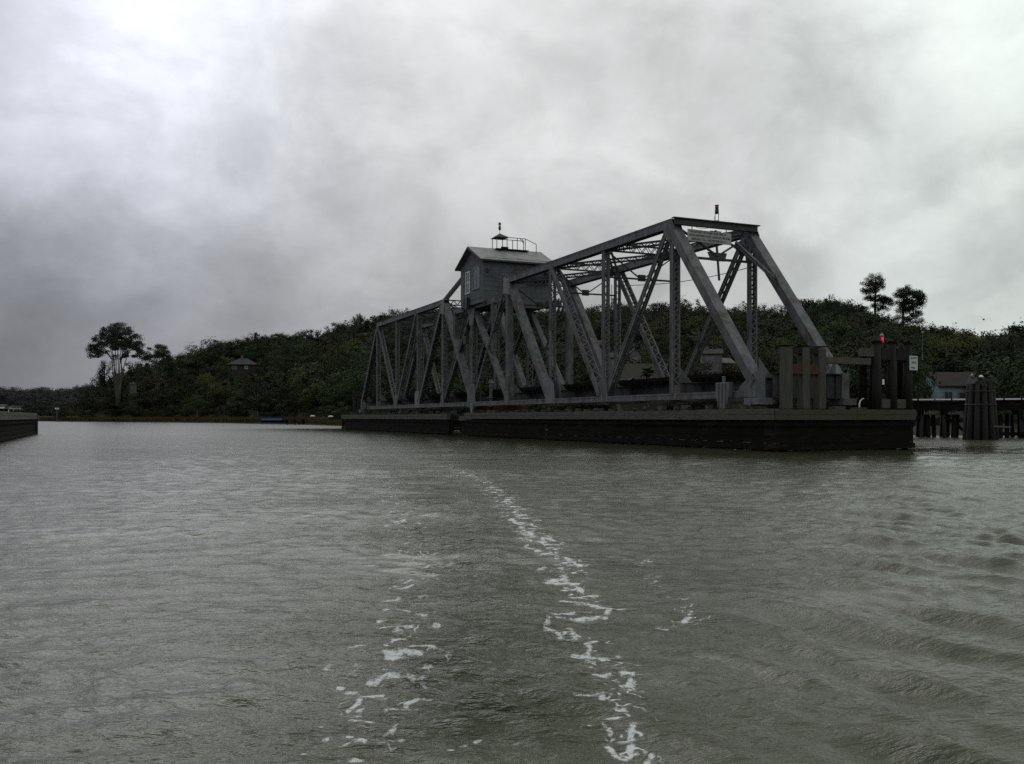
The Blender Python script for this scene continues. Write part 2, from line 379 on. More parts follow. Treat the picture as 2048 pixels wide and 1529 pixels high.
SR = [[(0, 400), (60, 440), (90, 460), (200, 485)], [(60, 505), (100, 520), (190, 545), (245, 570), (170, 580), (90, 605)], [(200, 600), (215, 635), (140, 648), (180, 655), (260, 660), (280, 690)],
      [(200, 720), (260, 730), (340, 745), (390, 750), (370, 780), (250, 790), (180, 785)], [(245, 768), (150, 775), (135, 830), (190, 850)], [(190, 855), (230, 835), (250, 855), (310, 862)], [(300, 890), (340, 880)],
      [(310, 890), (310, 915), (300, 935), (240, 935)], [(300, 935), (340, 945), (430, 940)], [(300, 965), (320, 967)], [(310, 985), (350, 995)], [(440, 1010), (480, 1010), (470, 1035), (440, 1050), (480, 1045)], [(330, 1020), (400, 1015)],
      [(250, 1080), (300, 1083), (360, 1080), (380, 1070), (470, 1075)], [(360, 1095), (360, 1115)], [(420, 1155), (460, 1160)], [(380, 1190), (420, 1200), (480, 1190)], [(280, 1230), (350, 1215), (390, 1240), (400, 1270)],
      [(530, 1215), (480, 1240), (475, 1290), (470, 1320), (430, 1325), (380, 1290)], [(380, 1365), (450, 1345), (490, 1370), (560, 1325)], [(420, 1350), (480, 1356)], [(560, 1360), (570, 1372)], [(548, 655), (580, 652)], [(630, 715), (655, 718)], [(720, 770), (690, 805)], [(580, 828), (615, 830)]]
SL = [[(440, 178), (490, 172), (560, 182)], [(405, 240), (480, 232), (560, 222), (640, 215), (600, 200)], [(415, 268), (480, 258), (570, 265)], [(260, 368), (340, 365)], [(370, 355), (440, 352)], [(425, 400), (550, 405), (600, 412)], [(570, 358), (690, 365)], [(440, 408), (520, 412), (620, 415)],
      [(590, 468), (640, 450), (720, 462)], [(390, 545), (440, 525), (540, 530), (640, 540)], [(240, 590), (290, 590), (325, 615), (420, 612)], [(325, 615), (300, 660), (250, 680)], [(385, 640), (440, 632)], [(440, 705), (480, 700), (540, 690), (595, 688)], [(540, 690), (545, 655), (600, 645)],
      [(245, 740), (330, 755), (380, 765)], [(415, 805), (480, 790)], [(375, 852), (440, 840), (460, 825), (525, 815)], [(225, 862), (280, 850), (335, 860)], [(260, 935), (330, 928)], [(480, 330), (560, 320)], [(430, 120), (500, 110)], [(520, 60), (570, 52)]]
DOT = [(135, 488), (280, 484), (350, 543), (200, 572), (180, 622), (730, 542), (620, 638), (245, 822), (125, 827), (85, 775), (290, 715), (825, 710), (760, 883), (825, 857), (690, 262), (300, 690), (900, 820), (640, 585), (20, 905), (90, 960)]
strokes = [[px2w(1024+x/2, 840+y/2) for x, y in q] for q in SR]+[[px2w(600+x/2.56, 1150+y/2.56) for x, y in q] for q in SL]+[[px2w(600+x/2.56, 1150+y/2.56), px2w(600+x/2.56+7, 1150+y/2.56)] for x, y in DOT]
stroke = np.zeros_like(XX)
for q in strokes:
    ys_ = [p[1] for p in q]; i0, i1 = np.searchsorted(Yr[5:], min(ys_)-.5)+5, np.searchsorted(Yr[5:], max(ys_)+.5)+5
    xs_, yy_ = XX[i0:i1], YY[i0:i1]; best = np.zeros_like(xs_)
    for (ax1, ay1), (bx1, by1) in zip(q[:-1], q[1:]):
        dx1, dy1 = bx1-ax1, by1-ay1; t = np.clip(((xs_-ax1)*dx1+(yy_-ay1)*dy1)/(dx1*dx1+dy1*dy1+1e-9), 0, 1)
        dd = np.hypot(xs_-ax1-t*dx1, (yy_-ay1-t*dy1)*np.minimum(1, 1.5*HC/ay1)); best = np.maximum(best, np.exp(-(dd/((.014 if ax1 < .6 and ay1 < 9 and ax1/ay1 < -.02 else .018)*ay1/4.5))**2))
    stroke[i0:i1] = np.maximum(stroke[i0:i1], best)
chop = np.exp(-(dC/(.40+.028*YY))**2)+.30*np.exp(-(dL/.8)**2)
for i in range(22):
    wave(rw.uniform(.16, .6), R(86)+rw.normal()*.3, .0068, chop*gust)
# sheltered water in the lee of the bridge fender lies flatter
def seg_d(p, q):
    px_, py_ = XX-p[0], YY-p[1]; d = np.array(q)-np.array(p); t = np.clip((px_*d[0]+py_*d[1])/d.dot(d), 0, 1)
    return np.hypot(px_-t*d[0], py_-t*d[1])
_c, _s = math.cos(math.atan(804/F)), math.sin(math.atan(804/F))
fl = lambda x, y: (9.341+x*_c-y*_s, 53.835+x*_s+y*_c)
dF = np.minimum(seg_d(fl(-1.5, -11), fl(-1.5, 76)), seg_d(fl(-1.5, -11), fl(7, -11)))
calm = np.exp(-(dF/11.)**2)
V = np.stack([XX, YY, H*fine_], -1); a, b_, _ = V.shape; idx = np.arange(a*b_).reshape(a, b_)
Q = np.stack([idx[:-1, :-1], idx[:-1, 1:], idx[1:, 1:], idx[1:, :-1]], -1).reshape(-1, 4)
Nw = new_mat('river_water')
an = Nw.node('ShaderNodeAttribute', attribute_name='foam').outputs['Fac']
ac = Nw.node('ShaderNodeAttribute', attribute_name='chop').outputs['Fac']
sx = Nw.mapping(Nw.g, (.55, 1, 1))
r1n = Nw.math('MULTIPLY', Nw.math('ABSOLUTE', Nw.math('SUBTRACT', Nw.noise(sx, 4.2, 4, .6, 'Fac', .5), .5)), 2.0)
r1 = Nw.math('SUBTRACT', 1.0, Nw.math('POWER', r1n, .8)); r2 = Nw.noise(sx, 22, 4, .65, 'Fac', .3); r3 = Nw.noise(sx, 2.4, 3, .5)
patch = Nw.rng(Nw.noise(Nw.mapping(Nw.g, (.35, 1, 1)), .55, 8, .72, 'Fac', .4), .36, .64, .25, 1.7)
hh = Nw.math('ADD', Nw.math('ADD', Nw.math('MULTIPLY', r1, .013), Nw.math('MULTIPLY', r2, .0120)), Nw.math('MULTIPLY', r3, .014))
am_ = Nw.node('ShaderNodeAttribute', attribute_name='calm').outputs['Fac']
hh = Nw.math('MULTIPLY', hh, Nw.math('SUBTRACT', 1.0, Nw.math('MULTIPLY', am_, .88)))
hh = Nw.math('MULTIPLY', Nw.math('MULTIPLY', hh, patch), Nw.math('ADD', .75, Nw.math('MULTIPLY', ac, 1.9)))
bn = Nw.node('ShaderNodeBump'); bn.inputs['Distance'].default_value = 1.0; bn.inputs['Strength'].default_value = .9
Nw.put(bn.inputs['Height'], hh)
# foam: thin curling veins and flecks where the churned water left them
wv2 = Nw.vmath('ADD', Nw.g, Nw.vmath('SCALE', Nw.noise(Nw.g, 3.0, 3, .6, 'Color'), .22))
va = Nw.math('ABSOLUTE', Nw.math('SUBTRACT', Nw.noise(wv2, 3.4, 2, .5), .5))
vb = Nw.noise(wv2, 6.5, 4, .65)
vc = Nw.noise(Nw.g, 38, 2)
thr = Nw.math('MULTIPLY', an, .042)
vein = Nw.rng(Nw.math('SUBTRACT', thr, va), -.004, .012)
blob = Nw.rng(Nw.math('ADD', Nw.math('MULTIPLY', an, .20), vb), .74, .77)
fm = Nw.math('MULTIPLY', Nw.math('MAXIMUM', Nw.math('MULTIPLY', vein, Nw.rng(vb, .47, .56)), blob), Nw.rng(an, .04, .22))
ast = Nw.node('ShaderNodeAttribute', attribute_name='stroke').outputs['Fac']
st = Nw.math('MULTIPLY', Nw.math('MULTIPLY', ast, Nw.rng(vb, .38, .62, .25, 1.5)), Nw.rng(Nw.noise(Nw.g, 30, 4, .7), .34, .66, .35, 1.5))
st = Nw.math('MULTIPLY', Nw.rng(st, .32, .85), .92)
st = Nw.math('MULTIPLY', st, Nw.rng(ast, .02, .12))
fm = Nw.math('MAXIMUM', fm, st)
fm = Nw.math('MULTIPLY', fm, Nw.rng(vc, .25, .5, .6, 1))
bodyn = Nw.noise(Nw.g, .12, 3)
body = Nw.mix(Nw.rng(bodyn, .3, .7), (.043, .048, .025, 1), (.055, .060, .033, 1))
cc = Nw.mix(fm, body, (.55, .57, .55, 1))
Nw.put(Nw.b.inputs['Base Color'], cc)
sy = Nw.node('ShaderNodeSeparateXYZ'); Nw.put(sy.inputs[0], Nw.g)
rf_ = Nw.math('MULTIPLY', Nw.rng(sy.outputs[1], 5, 90, .09, .25), Nw.math('SUBTRACT', 1.0, Nw.math('MULTIPLY', am_, .75)))
Nw.put(Nw.b.inputs['Roughness'], Nw.math('MAXIMUM', rf_, Nw.math('MULTIPLY', fm, .8))); Nw.b.inputs['IOR'].default_value = 1.33
Nw.put(Nw.b.inputs['Normal'], bn.outputs[0])
wm = np_mesh('water', V.reshape(-1, 3), Q, M['river_water'])
for nm, arr in (('foam', foam), ('chop', chop), ('calm', calm), ('stroke', stroke)):
    at_ = wm.attributes.new(nm, 'FLOAT', 'POINT'); at_.data.foreach_set('value', arr.astype(np.float32).ravel())
wat = bpy.data.objects.new('water', wm); col.objects.link(wat); smooth(wat); tag(wat, kind='structure')
# river bed, one sheet under everything
MB().add([(-6000, -300, -3), (6000, -300, -3), (6000, 5000, -3), (-6000, 5000, -3)], [(0, 1, 2, 3)]).build('ground', earth); tag(bpy.data.objects['ground'], kind='structure')

# ================================================================ swing bridge (local axes: x across, y along the span away from us, z up)
W = 5.5; PHI = math.atan(804/F)
P1 = Vector((9.341, 53.835, 0))
ZB0, ZB1 = 2.60, 2.97            # bottom chord
ZT0, ZT1 = 12.55, 13.10          # top chord
bridge = empty('swing_bridge', P1, 'open grey steel through truss railway swing bridge standing lengthwise on its timber fender', 'railway bridge', rz=PHI)
def mir(s): return 64-s
def box_member(name, p, q, t, ds, dt, plate=(), lace=(1, -1), web=.03, pitch=None, mat=None, endp=.5):
    """riveted member in the plane x=t from p=(s,z) to q: two webs, angle flanges, zigzag lacing or a cover plate on the +n/-n faces"""
    m = MB(); a = Vector((0, p[0], p[1])); b = Vector((0, q[0], q[1])); ax = (b-a).normalized(); n = Vector((1, 0, 0)).cross(ax)
    if n.z < -.01 or (abs(n.z) < .01 and n.y > 0): n = -n     # n looks up, or towards the near end for a vertical
    L_ = (b-a).length; X = Vector((1, 0, 0)); o = Vector((t, 0, 0))
    for sgn in (-1, 1):
        c = o+X*(sgn*(dt/2-web/2)); m.bar(a+c, b+c, web, ds, X)
        for f in (-1, 1):
            c2 = o+X*(sgn*(dt/2-web-.022))+n*(f*(ds/2-.012)); m.bar(a+c2, b+c2, .044, .022, X)
            c3 = o+X*(sgn*(dt/2+.010))+n*(f*(ds/2-.05)); m.bar(a+c3, b+c3, .02, .09, X)
    for f in (1, -1):
        c = o+n*(f*(ds/2+.006))
        if f in plate:
            m.bar(a+c, b+c, dt+.09, .018, X)
        elif f in lace:
            w_ = dt-.08; e0 = endp
            k = max(2, int((L_-2*e0)/(w_*.72)))
            m.bar(a+c, a+c+ax*e0, dt, .014, X); m.bar(b+c-ax*e0, b+c, dt, .014, X)
            for i in range(k):
                s0, s1 = e0+(L_-2*e0)*i/k, e0+(L_-2*e0)*(i+1)/k; sg = 1 if i % 2 else -1
                m.bar(a+c+ax*s0+X*(sg*w_/2), a+c+ax*s1-X*(sg*w_/2), .052, .014, n.cross(ax) if False else ax.cross(n), 1)
    return m.build(name, [mat or steel, lace_st], bridge)
def plate(name, poly, t, th=.022, mat=None):
    m = MB()
    for sg in (-1, 1): m.prism([(t+sg*.262-th/2*1, s, z) for s, z in poly], (th, 0, 0))
    return m.build(name, mat or steel, bridge)
zt, zb = (ZT0+ZT1)/2, (ZB0+ZB1)/2
for ti, t in enumerate((0, W)):
    for arm in (0, 1):
        g = (lambda s: s) if arm == 0 else mir
        S0, S1, S2, S3, S4, SE = g(-.25), g(7.9), g(15.9), g(24), 32, g(-7.75)
        # chords
        box_member('top_chord', (S0, zt), (S3, zt), t, .50, .52, plate=(1,), lace=(-1,))
        box_member('bottom_chord', (g(-7.9), zb), (31.4 if arm == 0 else 32.6, zb), t, ZB1-ZB0, .46, plate=(), lace=(1,))
        box_member('end_post', (g(.05), zt-.1), (g(-7.65), 3.3), t, .52, .58, plate=(1,), lace=(-1,))
        box_member('vertical_post', (S0, zt-.25), (S0, ZB1), t, .36, .46)
        box_member('vertical_post', (S1, zt-.25), (S1, ZB1), t, .36, .40, lace=(1,))
        box_member('vertical_post', (S2, zt-.25), (S2, ZB1), t, .32, .42, lace=(1,))
        box_member('vertical_post', (S3, zt-.25), (S3, ZB1), t, .46, .44, plate=(1, -1) if arm == 0 else ())
        box_member('diagonal_brace', (g(.2), zt-.2), (g(7.5), ZB1+.1), t, .34, .46, pitch=.3)
        box_member('diagonal_brace', (g(15.6), zt-.2), (g(8.3), ZB1+.1), t, .42, .58, lace=(1,))
        box_member('diagonal_brace', (g(23.7), zt-.3), (g(16.3), ZB1+.1), t, .52, .52, plate=(1,), lace=(-1,))
        if arm == 0: box_member('diagonal_brace', (g(24.3), zt-.3), (g(31.6), ZB1+.3), t, .26, .46, pitch=.34)
        else: box_member('diagonal_brace', (g(24.3), zt-.3), (g(31.6), ZB1+.3), t, .60, .46, plate=(1,), lace=(-1,))
        box_member('diagonal_brace', (g(31.7), 11.2), (g(24.3), ZB1+.3), t, .34, .40, plate=(1,), lace=(-1,))
        # inclined tie up to the head of the centre tower
        m = MB()
        for sg in (-1, 1): m.bar((t+sg*.14, g(24.1), zt+.2), (t+sg*.14, g(31.5), 15.2), .05, .30, (1, 0, 0))
        for k in range(11):
            f0 = (k+.5)/11; y0 = g(24.1)+(g(31.5)-g(24.1))*f0; z0 = zt+.2+(15.2-zt-.2)*f0; m.bar((t-.14, y0, z0+.12), (t+.14, y0, z0+.12), .06, .02, (0, 1, 0))
        m.build('inclined_tie', steel_dk, bridge)
        # gussets
        plate('gusset_plate', [(g(-.6), zt-.28), (g(-.25), zt+.27), (g(.7), zt+.26), (g(.5), zt-.45), (g(0), zt-1.05), (g(-.45), zt-.9)], t)
        plate('gusset_plate', [(S3-.62, zt+.28), (S3+.62, zt+.28), (S3+.62, zt-1.0), (S3-.62, zt-1.25)], t, mat=steel_lt)
        plate('gusset_plate', [(S1-.75, ZB0+.02), (S1+.75, ZB0+.02), (S1+.62, ZB1+.9), (S1, ZB1+1.35), (S1-.62, ZB1+.9)], t)
        plate('gusset_plate', [(S2-.95, ZB0+.02), (S2+.75, ZB0+.02), (S2+.72, ZB1+1.15), (S2+.1, ZB1+1.5), (S2-.75, ZB1+1.35)] if arm else [(S2-.95, ZB0+.02), (S2+.75, ZB0+.02), (S2+.55, ZB1+1.35), (S2, ZB1+1.55), (S2-.7, ZB1+1.1)], t, mat=steel_lt)
        plate('gusset_plate', [(S3-.5, ZB0+.02), (S3+.5, ZB0+.02), (S3+.4, ZB1+.8), (S3-.4, ZB1+.8)], t)
        # foot of the end post
        e = g(-7.8); d_ = 1 if arm == 0 else -1
        plate('gusset_plate', [(e-.15*d_, ZB0+.02), (e+1.5*d_, ZB0+.02), (e+1.2*d_, ZB1+.2), (e+.35*d_, ZB1+.75), (e-.15*d_, ZB1+.95)], t)
        m = MB(); m.bar((t, e-.17*d_, ZB0-.05), (t, e-.17*d_, ZB1+.95), .52, .03, (1, 0, 0)); m.box((t-.45, min(e-.5*d_, e+.6*d_), ZB0-.36), (t+.45, max(e-.5*d_, e+.6*d_), ZB0-.02))
        m.tube([(t-.5, e+.1*d_, ZB0-.3), (t+.5, e+.1*d_, ZB0-.3)], .13, 10)
        m.build('end_shoe', steel_lt if arm == 0 else steel, bridge)
        # end lift: a bracket hung outside the chord
        y = g(-5.55); x = t-.30 if t == 0 else t+.30; dx = -.26 if t == 0 else .26
        m = MB(); m.prism([(x, y-.55, 3.42), (x, y+.6, 3.42), (x, y+.6, 2.72), (x, y+.28, 2.05), (x, y-.26, 2.05), (x, y-.5, 2.65)], (dx, 0, 0))
        for q in (-.25, .05, .33): m.prism([(x+dx, y+q-.03, 3.4), (x+dx, y+q+.03, 3.4), (x+dx, y+q+.03, 2.15), (x+dx, y+q-.03, 2.15)], (dx*.25, 0, 0))
        m.tube([(x+dx/2, y+.05, 3.40), (x+dx/2, y+.05, 3.75)], .09, 8); m.tube([(x+dx/2, y-.55, 3.30), (x+dx/2, y+.75, 3.30)], .05, 6)
        m.build('end_lift_bracket', steel_lt if arm == 0 else steel, bridge, bevel=.01)
    # centre posts
    box_member('vertical_post', (32, 11.5), (32, ZB1), t, .40, .50, pitch=.32)
    for s in (27.3, 36.7): box_member('tower_post', (s, 11.5), (s, 7.2), t, .36, .34, lace=(), plate=(1, -1))
    m = MB(); m.box((t-.13, 26.9, 11.35), (t+.13, 37.1, 11.80)); m.box((t-.2, 26.9, 11.32), (t+.2, 37.1, 11.347)); m.build('tower_beam', steel, bridge)
    plate('gusset_plate', [(31.2, 11.3), (32.8, 11.3), (32.5, 9.9), (31.5, 9.9)], t)
    plate('gusset_plate', [(30.9, ZB0-.1), (33.1, ZB0-.1), (32.8, ZB1+1.6), (31.2, ZB1+1.6)], t)
    m = MB(); m.prism([(t-.35, 31.1, ZB0+.15), (t-.35, 31.9, ZB0+.15), (t-.35, 31.6, 1.85), (t-.35, 31.35, 1.85)], (-.1, 0, 0)); m.build('bearing_bracket', steel_lt, bridge)
# transverse work
def laced_strut(name, s, z, depth, x0=.25, x1=W-.25, n=12, mat=None, s1=None, thick=.24):
    m = MB(); s1 = s if s1 is None else s1
    a = Vector((x0, s, z)); b = Vector((x1, s1, z)); ax = (b-a).normalized(); side_ = Vector((-ax.y, ax.x, 0))
    for dz in (-depth/2, depth/2):
        for o in (-thick/2, thick/2):
            m.bar(a+Vector((0, 0, dz))+side_*o, b+Vector((0, 0, dz))+side_*o, .07, .07, side_)
    for o in (-thick/2, thick/2):
        for i in range(n):
            f0, f1 = i/n, (i+1)/n; u0, u1 = (-1, 1) if i % 2 else (1, -1)
            m.bar(a.lerp(b, f0)+Vector((0, 0, u0*depth/2))+side_*o, a.lerp(b, f1)+Vector((0, 0, u1*depth/2))+side_*o, .012, .05, side_)
    return m.build(name, mat or steel_dk, bridge)
nodes = [7.9, 15.9, 24, 40, 48.1, 56.1]
for s in nodes:
    laced_strut('top_strut', s, zt+.02, .46, n=14)
    m = MB()
    m.bar((.2, s, zt-1.95), (W-.2, s, zt-1.95), .16, .10, (0, 1, 0)); m.bar((.2, s, zt-.3), (W/2-.3, s, zt-1.8), .09, .07, (0, 1, 0)); m.bar((W-.2, s, zt-.3), (W/2+.3, s, zt-1.8), .09, .07, (0, 1, 0))
    m.box((W/2-.26, s-.08, zt-2.08), (W/2+.26, s+.08, zt-1.66))
    m.build('sway_frame', steel_dk, bridge)
allp = [-.25]+nodes[:3]+nodes[3:]+[64.25]
for a_, b_ in zip(allp[:-1], allp[1:]):
    if a_ == 24: continue
    laced_strut('lateral_brace', a_+.2, zt-.08, .24, .3, W-.3, 26, s1=b_-.2, thick=.30)
    laced_strut('lateral_brace', a_+.2, zt-.10, .24, W-.3, .3, 26, s1=b_-.2, thick=.30)
for arm in (0, 1):
    g = (lambda s: s) if arm == 0 else mir
    s = g(-.35)
    m = MB(); m.box((-.30, min(s, g(-.65)), ZT1-.02), (W+.30, max(s, g(-.65)), ZT1+.035)); m.bar((-.2, g(-.5), ZT1-.19), (W+.2, g(-.5), ZT1-.19), .04, .34, (0, 1, 0)); m.bar((-.2, g(-.5), ZT1-.37), (W+.2, g(-.5), ZT1-.37), .26, .03, (0, 1, 0))
    m.build('portal_strut', steel_dk, bridge)
    def pp(x, k, q=.12): return Vector((x, g(-.35-k*q), zt-k))      # a point in the inclined portal plane, k metres down
    m = MB()
    m.bar(pp(.25, 1.95), pp(W-.25, 1.95), .2, .12, (0, 1, 0)); m.bar(pp(.25, .3), pp(W/2, 1.75), .12, .10, (0, 1, 0)); m.bar(pp(W-.25, .3), pp(W/2, 1.75), .12, .10, (0, 1, 0))
    m.bar(pp(.25, 1.8), pp(W/2, .35), .12, .10, (0, 1, 0)); m.bar(pp(W-.25, 1.8), pp(W/2, .35), .12, .10, (0, 1, 0))
    m.bar(pp(W-.6, .2), pp(W-.6, 1.9), .16, .12, (0, 1, 0)); m.bar(pp(W/2, .2), pp(W/2, 3.2) if arm == 0 else pp(W/2, 1.9), .10, .10, (0, 1, 0))
    m.prism([pp(W/2-.7, 1.55), pp(W/2+.7, 1.55), pp(W/2+.5, 2.05), pp(W/2-.5, 2.05)], (0, .02, .02)); m.prism([pp(W/2-.4, .25), pp(W/2+.4, .25), pp(W/2+.25, .9), pp(W/2-.25, .9)], (0, .02, .02))
    m.build('portal_bracing', steel_dk, bridge)
    for x0, x1 in ((W-1.35, W-.22),):
        m = MB(); m.bar(pp(x0, .8), pp(x1, 3.4, .74), .14, .14, (0, 1, 0)); m.bar(pp(x0, .95), pp(x1, 3.55, .74), .03, .22, (0, 1, 0)); m.build('knee_brace', steel, bridge)
# hanging wires
m = MB()
def sag(a, b, d, n=10): a, b = Vector(a), Vector(b); return [a.lerp(b, k/n)-Vector((0, 0, d*4*(k/n)*(1-k/n))) for k in range(n+1)]
m.tube(sag((W-.4, -1.2, 10.6), (.6, 7.5, 10.3), .35), .022, 5); m.tube(sag((W-.3, -2.6, 10.0), (W-.1, -6.2, 4.9), .05), .022, 5); m.tube(sag((.5, 8, 10.4), (W-.5, 16, 10.3), .4), .02, 5)
m.tube(sag((W-.5, -2.5, 10.0), (W-.45, -5.9, 5.4), .12), .014, 5); m.tube(sag((1.0, -.5, ZT1-.3), (2.4, -.5, ZT1-.3), .18), .012, 5)
m.build('cable', black, bridge)
# floor: beams, stringers, timbers, rails
for s in [-7.5, -.25, 7.9, 15.9, 24, 32, 40, 48.1, 56.1, 64.25, 71.5]:
    m = MB(); m.box((.24, s-.015, 2.55), (W-.24, s+.015, 3.62)); m.box((.24, s-.16, 3.60), (W-.24, s+.16, 3.635)); m.box((.24, s-.16, 2.53), (W-.24, s+.16, 2.56))
    for x0, sg in ((.24, 1), (W-.24, -1)):
        m.prism([(x0, s-.018, 3.62), (x0+sg*.95, s-.018, 3.62), (x0+sg*.40, s-.018, 4.15), (x0, s-.018, 4.65)], (0, .036, 0))
    m.build('floor_beam', steel, bridge)
m = MB(); m.box((.75, -7.95, 2.62), (W-.3, -7.90, 3.85)); m.box((.75, -8.1, 3.84), (W-.3, -7.85, 3.88)); m.box((.75, -8.1, 2.58), (W-.3, -7.85, 2.62))
for x in np.arange(1.1, W-.3, .62): m.box((x, -8.02, 2.62), (x+.03, -7.95, 3.84))
m.build('end_girder', steel_dk, bridge)
m = MB()
for x in (1.95, 3.55): m.box((x-.012, -7.6, 2.9), (x+.012, 71.6, 3.60)); m.box((x-.13, -7.6, 3.59), (x+.13, 71.6, 3.62)); m.box((x-.13, -7.6, 2.88), (x+.13, 71.6, 2.91))
m.build('stringer', steel_dk, bridge)
tie = MB().box((-1.55, -.11, 0), (1.55, .11, .24)); rt = random.Random(3)
t0 = tie.build('cross_tie', wood_dk, bridge); ys = np.arange(-7.4, 71.4, .80); first = True
for y in ys:
    o = t0 if first else t0.copy()
    if not first: col.objects.link(o); o.parent = bridge
    o.location = (2.75+rt.uniform(-.1, .12), y+rt.uniform(-.03, .03), 3.63+rt.uniform(0, .02)); first = False
for x in (2.03, 3.47):
    m = MB(); m.box((x-.035, -7.7, 3.98), (x+.035, 71.7, 4.03)); m.box((x-.01, -7.7, 3.90), (x+.01, 71.7, 3.98)); m.box((x-.07, -7.7, 3.885), (x+.07, 71.7, 3.90)); m.build('rail', rust, bridge)
for x in (1.35, 4.15):
    MB().box((x-.09, -7.5, 3.90), (x+.09, 71.5, 4.06)).build('guard_timber', wood_dk, bridge)
# turning gear below the centre
m = MB(); m.tube([(W/2, 32, 1.75), (W/2, 32, 2.25)], 2.9, 32); m.tube([(W/2, 32, 2.25), (W/2, 32, 2.6)], 2.5, 32)
m.build('turning_drum', rust, bridge)
m = MB(); m.tube([(.9, 30.2, 2.5), (.9, 30.2, 4.6)], .16, 10); m.tube([(.9, 30.2, 4.6), (.9, 30.2, 4.95)], [.28, .1], 10); m.tube([(.9, 30.2, 4.3), (.9, 30.2, 4.36)], .3, 12); m.tube([(.9, 30.2, 3.3), (.9, 30.2, 3.36)], .36, 12); m.build('gear_stand', steel_lt, bridge)

# portal sign
T = Matrix.Translation(P1) @ Matrix.Rotation(PHI, 4, 'Z')
def Lw(x, y, z): return T @ Vector((x, y, z))
sg = empty('railroad_sign', Lw(2.02, -.80, 12.10), 'long pale sign with three lines of black lettering under the near bridge portal', 'sign', rz=PHI)
sg.rotation_euler = (0, R(1.0), PHI)
m = MB().box((-1.52, -.02, -.34), (1.52, .02, .34)); m.build('sign_panel', signm, sg)
m = MB(); m.bar((-1.2, .03, .34), (-1.2, .06, .75), .05, .02, (1, 0, 0)); m.bar((1.2, .03, .34), (1.2, .06, .75), .05, .02, (1, 0, 0)); m.box((-1.5, .022, -.28), (1.5, .06, -.22)); m.build('hanger', steel_dk, sg)
for i, tx in enumerate(['BLACKPOINT, PETALUMA RIVER, MILE 0.8', 'NORTHWESTERN PACIFIC RAILROAD, MP-28-88', 'EMERGENCY No. 1-800-499-9000 OR 911']):
    letters('lettering', tx, .195, ink, sg, ((-.10, 0, -.06)[i], -.024, .215-.215*i), (R(90), 0, 0), (.70, .68, .70)[i])

def beacon(name, loc, label, k=1.0, red=True, group=None):
    o = empty(name, loc, label, 'beacon light', group)
    m = MB(); m.tube([(-.10, 0, 0), (-.10, 0, .46)], .018, 6); m.tube([(.10, 0, 0), (.10, 0, .46)], .018, 6); m.bar((-.14, 0, .0), (.14, 0, .0), .2, .03); m.tube([(-.10, .02, .05), (-.17, .02, .14), (-.12, .02, .28), (-.10, .02, .36)], .012, 5); m.build('stand', steel_dk, o)
    smooth(MB().tube([(0, 0, .44), (0, 0, .46), (0, 0, .72)], [.06, .115, .115], 14).build('housing', black, o))
    smooth(MB().tube([(0, 0, .72), (0, 0, .78), (0, 0, .80), (0, 0, .93)], [.10, .10, .11, .11], 14).build('lens', redglass if red else white, o))
    MB().tube([(0, 0, .93), (0, 0, .97)], [.125, .12], 14).build('cap', redglass if red else black, o)
    return o
b1 = beacon('beacon_light', Lw(2.75, -.5, ZT1+.03), 'dark red beacon lamp on two thin legs above the near portal strut')

# ---------------------------------------------------------------- operator house
ho = empty('control_house', Lw(0, 0, 11.5), 'grey boarded gable-roofed operator house perched high on the middle of the bridge', 'control house', rz=PHI)
# its own origin is at P1 + 11.5 m; keep bridge-local coordinates by shifting
ho.location = P1
x0, x1, y0, y1, zf, ze, zr = -.42, 5.95, 28.65, 34.2, 11.62, 15.35, 16.66; ym = (y0+y1)/2
m = MB(); m.prism([(x0, y0, zf), (x0, y1, zf), (x0, y1, ze), (x0, ym, zr), (x0, y0, ze)], (x1-x0, 0, 0))
for k in range(9):
    z = zf+.12+k*.42; m.box((x0+.12, y0-.018, z), (x1-.02, y0-.003, z+.40-.03))
m.box((x0-.03, y0-.03, zf), (x0+.11, y0+.10, ze)); m.box((x1-.11, y0-.03, zf), (x1+.02, y0+.10, ze)); m.box((x0-.03, y1-.12, zf+.3), (x0, y1+.02, ze))
m.build('wall', siding, ho)
m = MB(); m.box((x0-.035, y0+.12, zf+.42), (x0-.012, y1-.12, ze-.02))
m.build('gable_boarding', siding, ho)
m = MB()
for sgn, ya in ((1, y0-.42), (-1, y1+.42)):
    za = ze-.20
    m.prism([(x0-.42, ya, za), (x0-.42, ym, zr+.06), (x0-.42, ym, zr+.15), (x0-.42, ya, za+.09)], (x1-x0+.84, 0, 0))
roof = m.build('roof', roofm, ho)
m = MB()
for ya in (y0-.44, y1+.44):
    m.bar((x0-.44, ya, ze-.22), (x0-.44, ym, zr+.02), .05, .16, (1, 0, 0)); m.bar((x1+.44, ya, ze-.22), (x1+.44, ym, zr+.02), .05, .16, (1, 0, 0)); m.bar((x0-.42, ya, ze-.2), (x1+.42, ya, ze-.2), .05, .14, (0, 1, 0))
m.build('barge_board', steel_dk, ho)
def hwin(ya, yb, za, zb, fr, st=0):
    xx = x0-.04
    f = MB()
    for a_, b_ in (((xx-.05, ya-.09, za-.09), (xx, ya, zb+.09)), ((xx-.05, yb, za-.09), (xx, yb+.09, zb+.09)), ((xx-.05, ya, zb), (xx, yb, zb+.09)), ((xx-.08, ya-.13, za-.09), (xx, yb+.13, za-.002)), ((xx-.04, ya, (za+zb)/2-.03), (xx, yb, (za+zb)/2+.03)), ((xx-.035, (ya+yb)/2-.02, za), (xx, (ya+yb)/2+.02, zb))): f.box(a_, b_)
    w_ = f.build('window', fr, ho); g_ = MB().box((xx-.012, ya, za), (xx-.004, yb, zb)).build('pane', glass, w_)
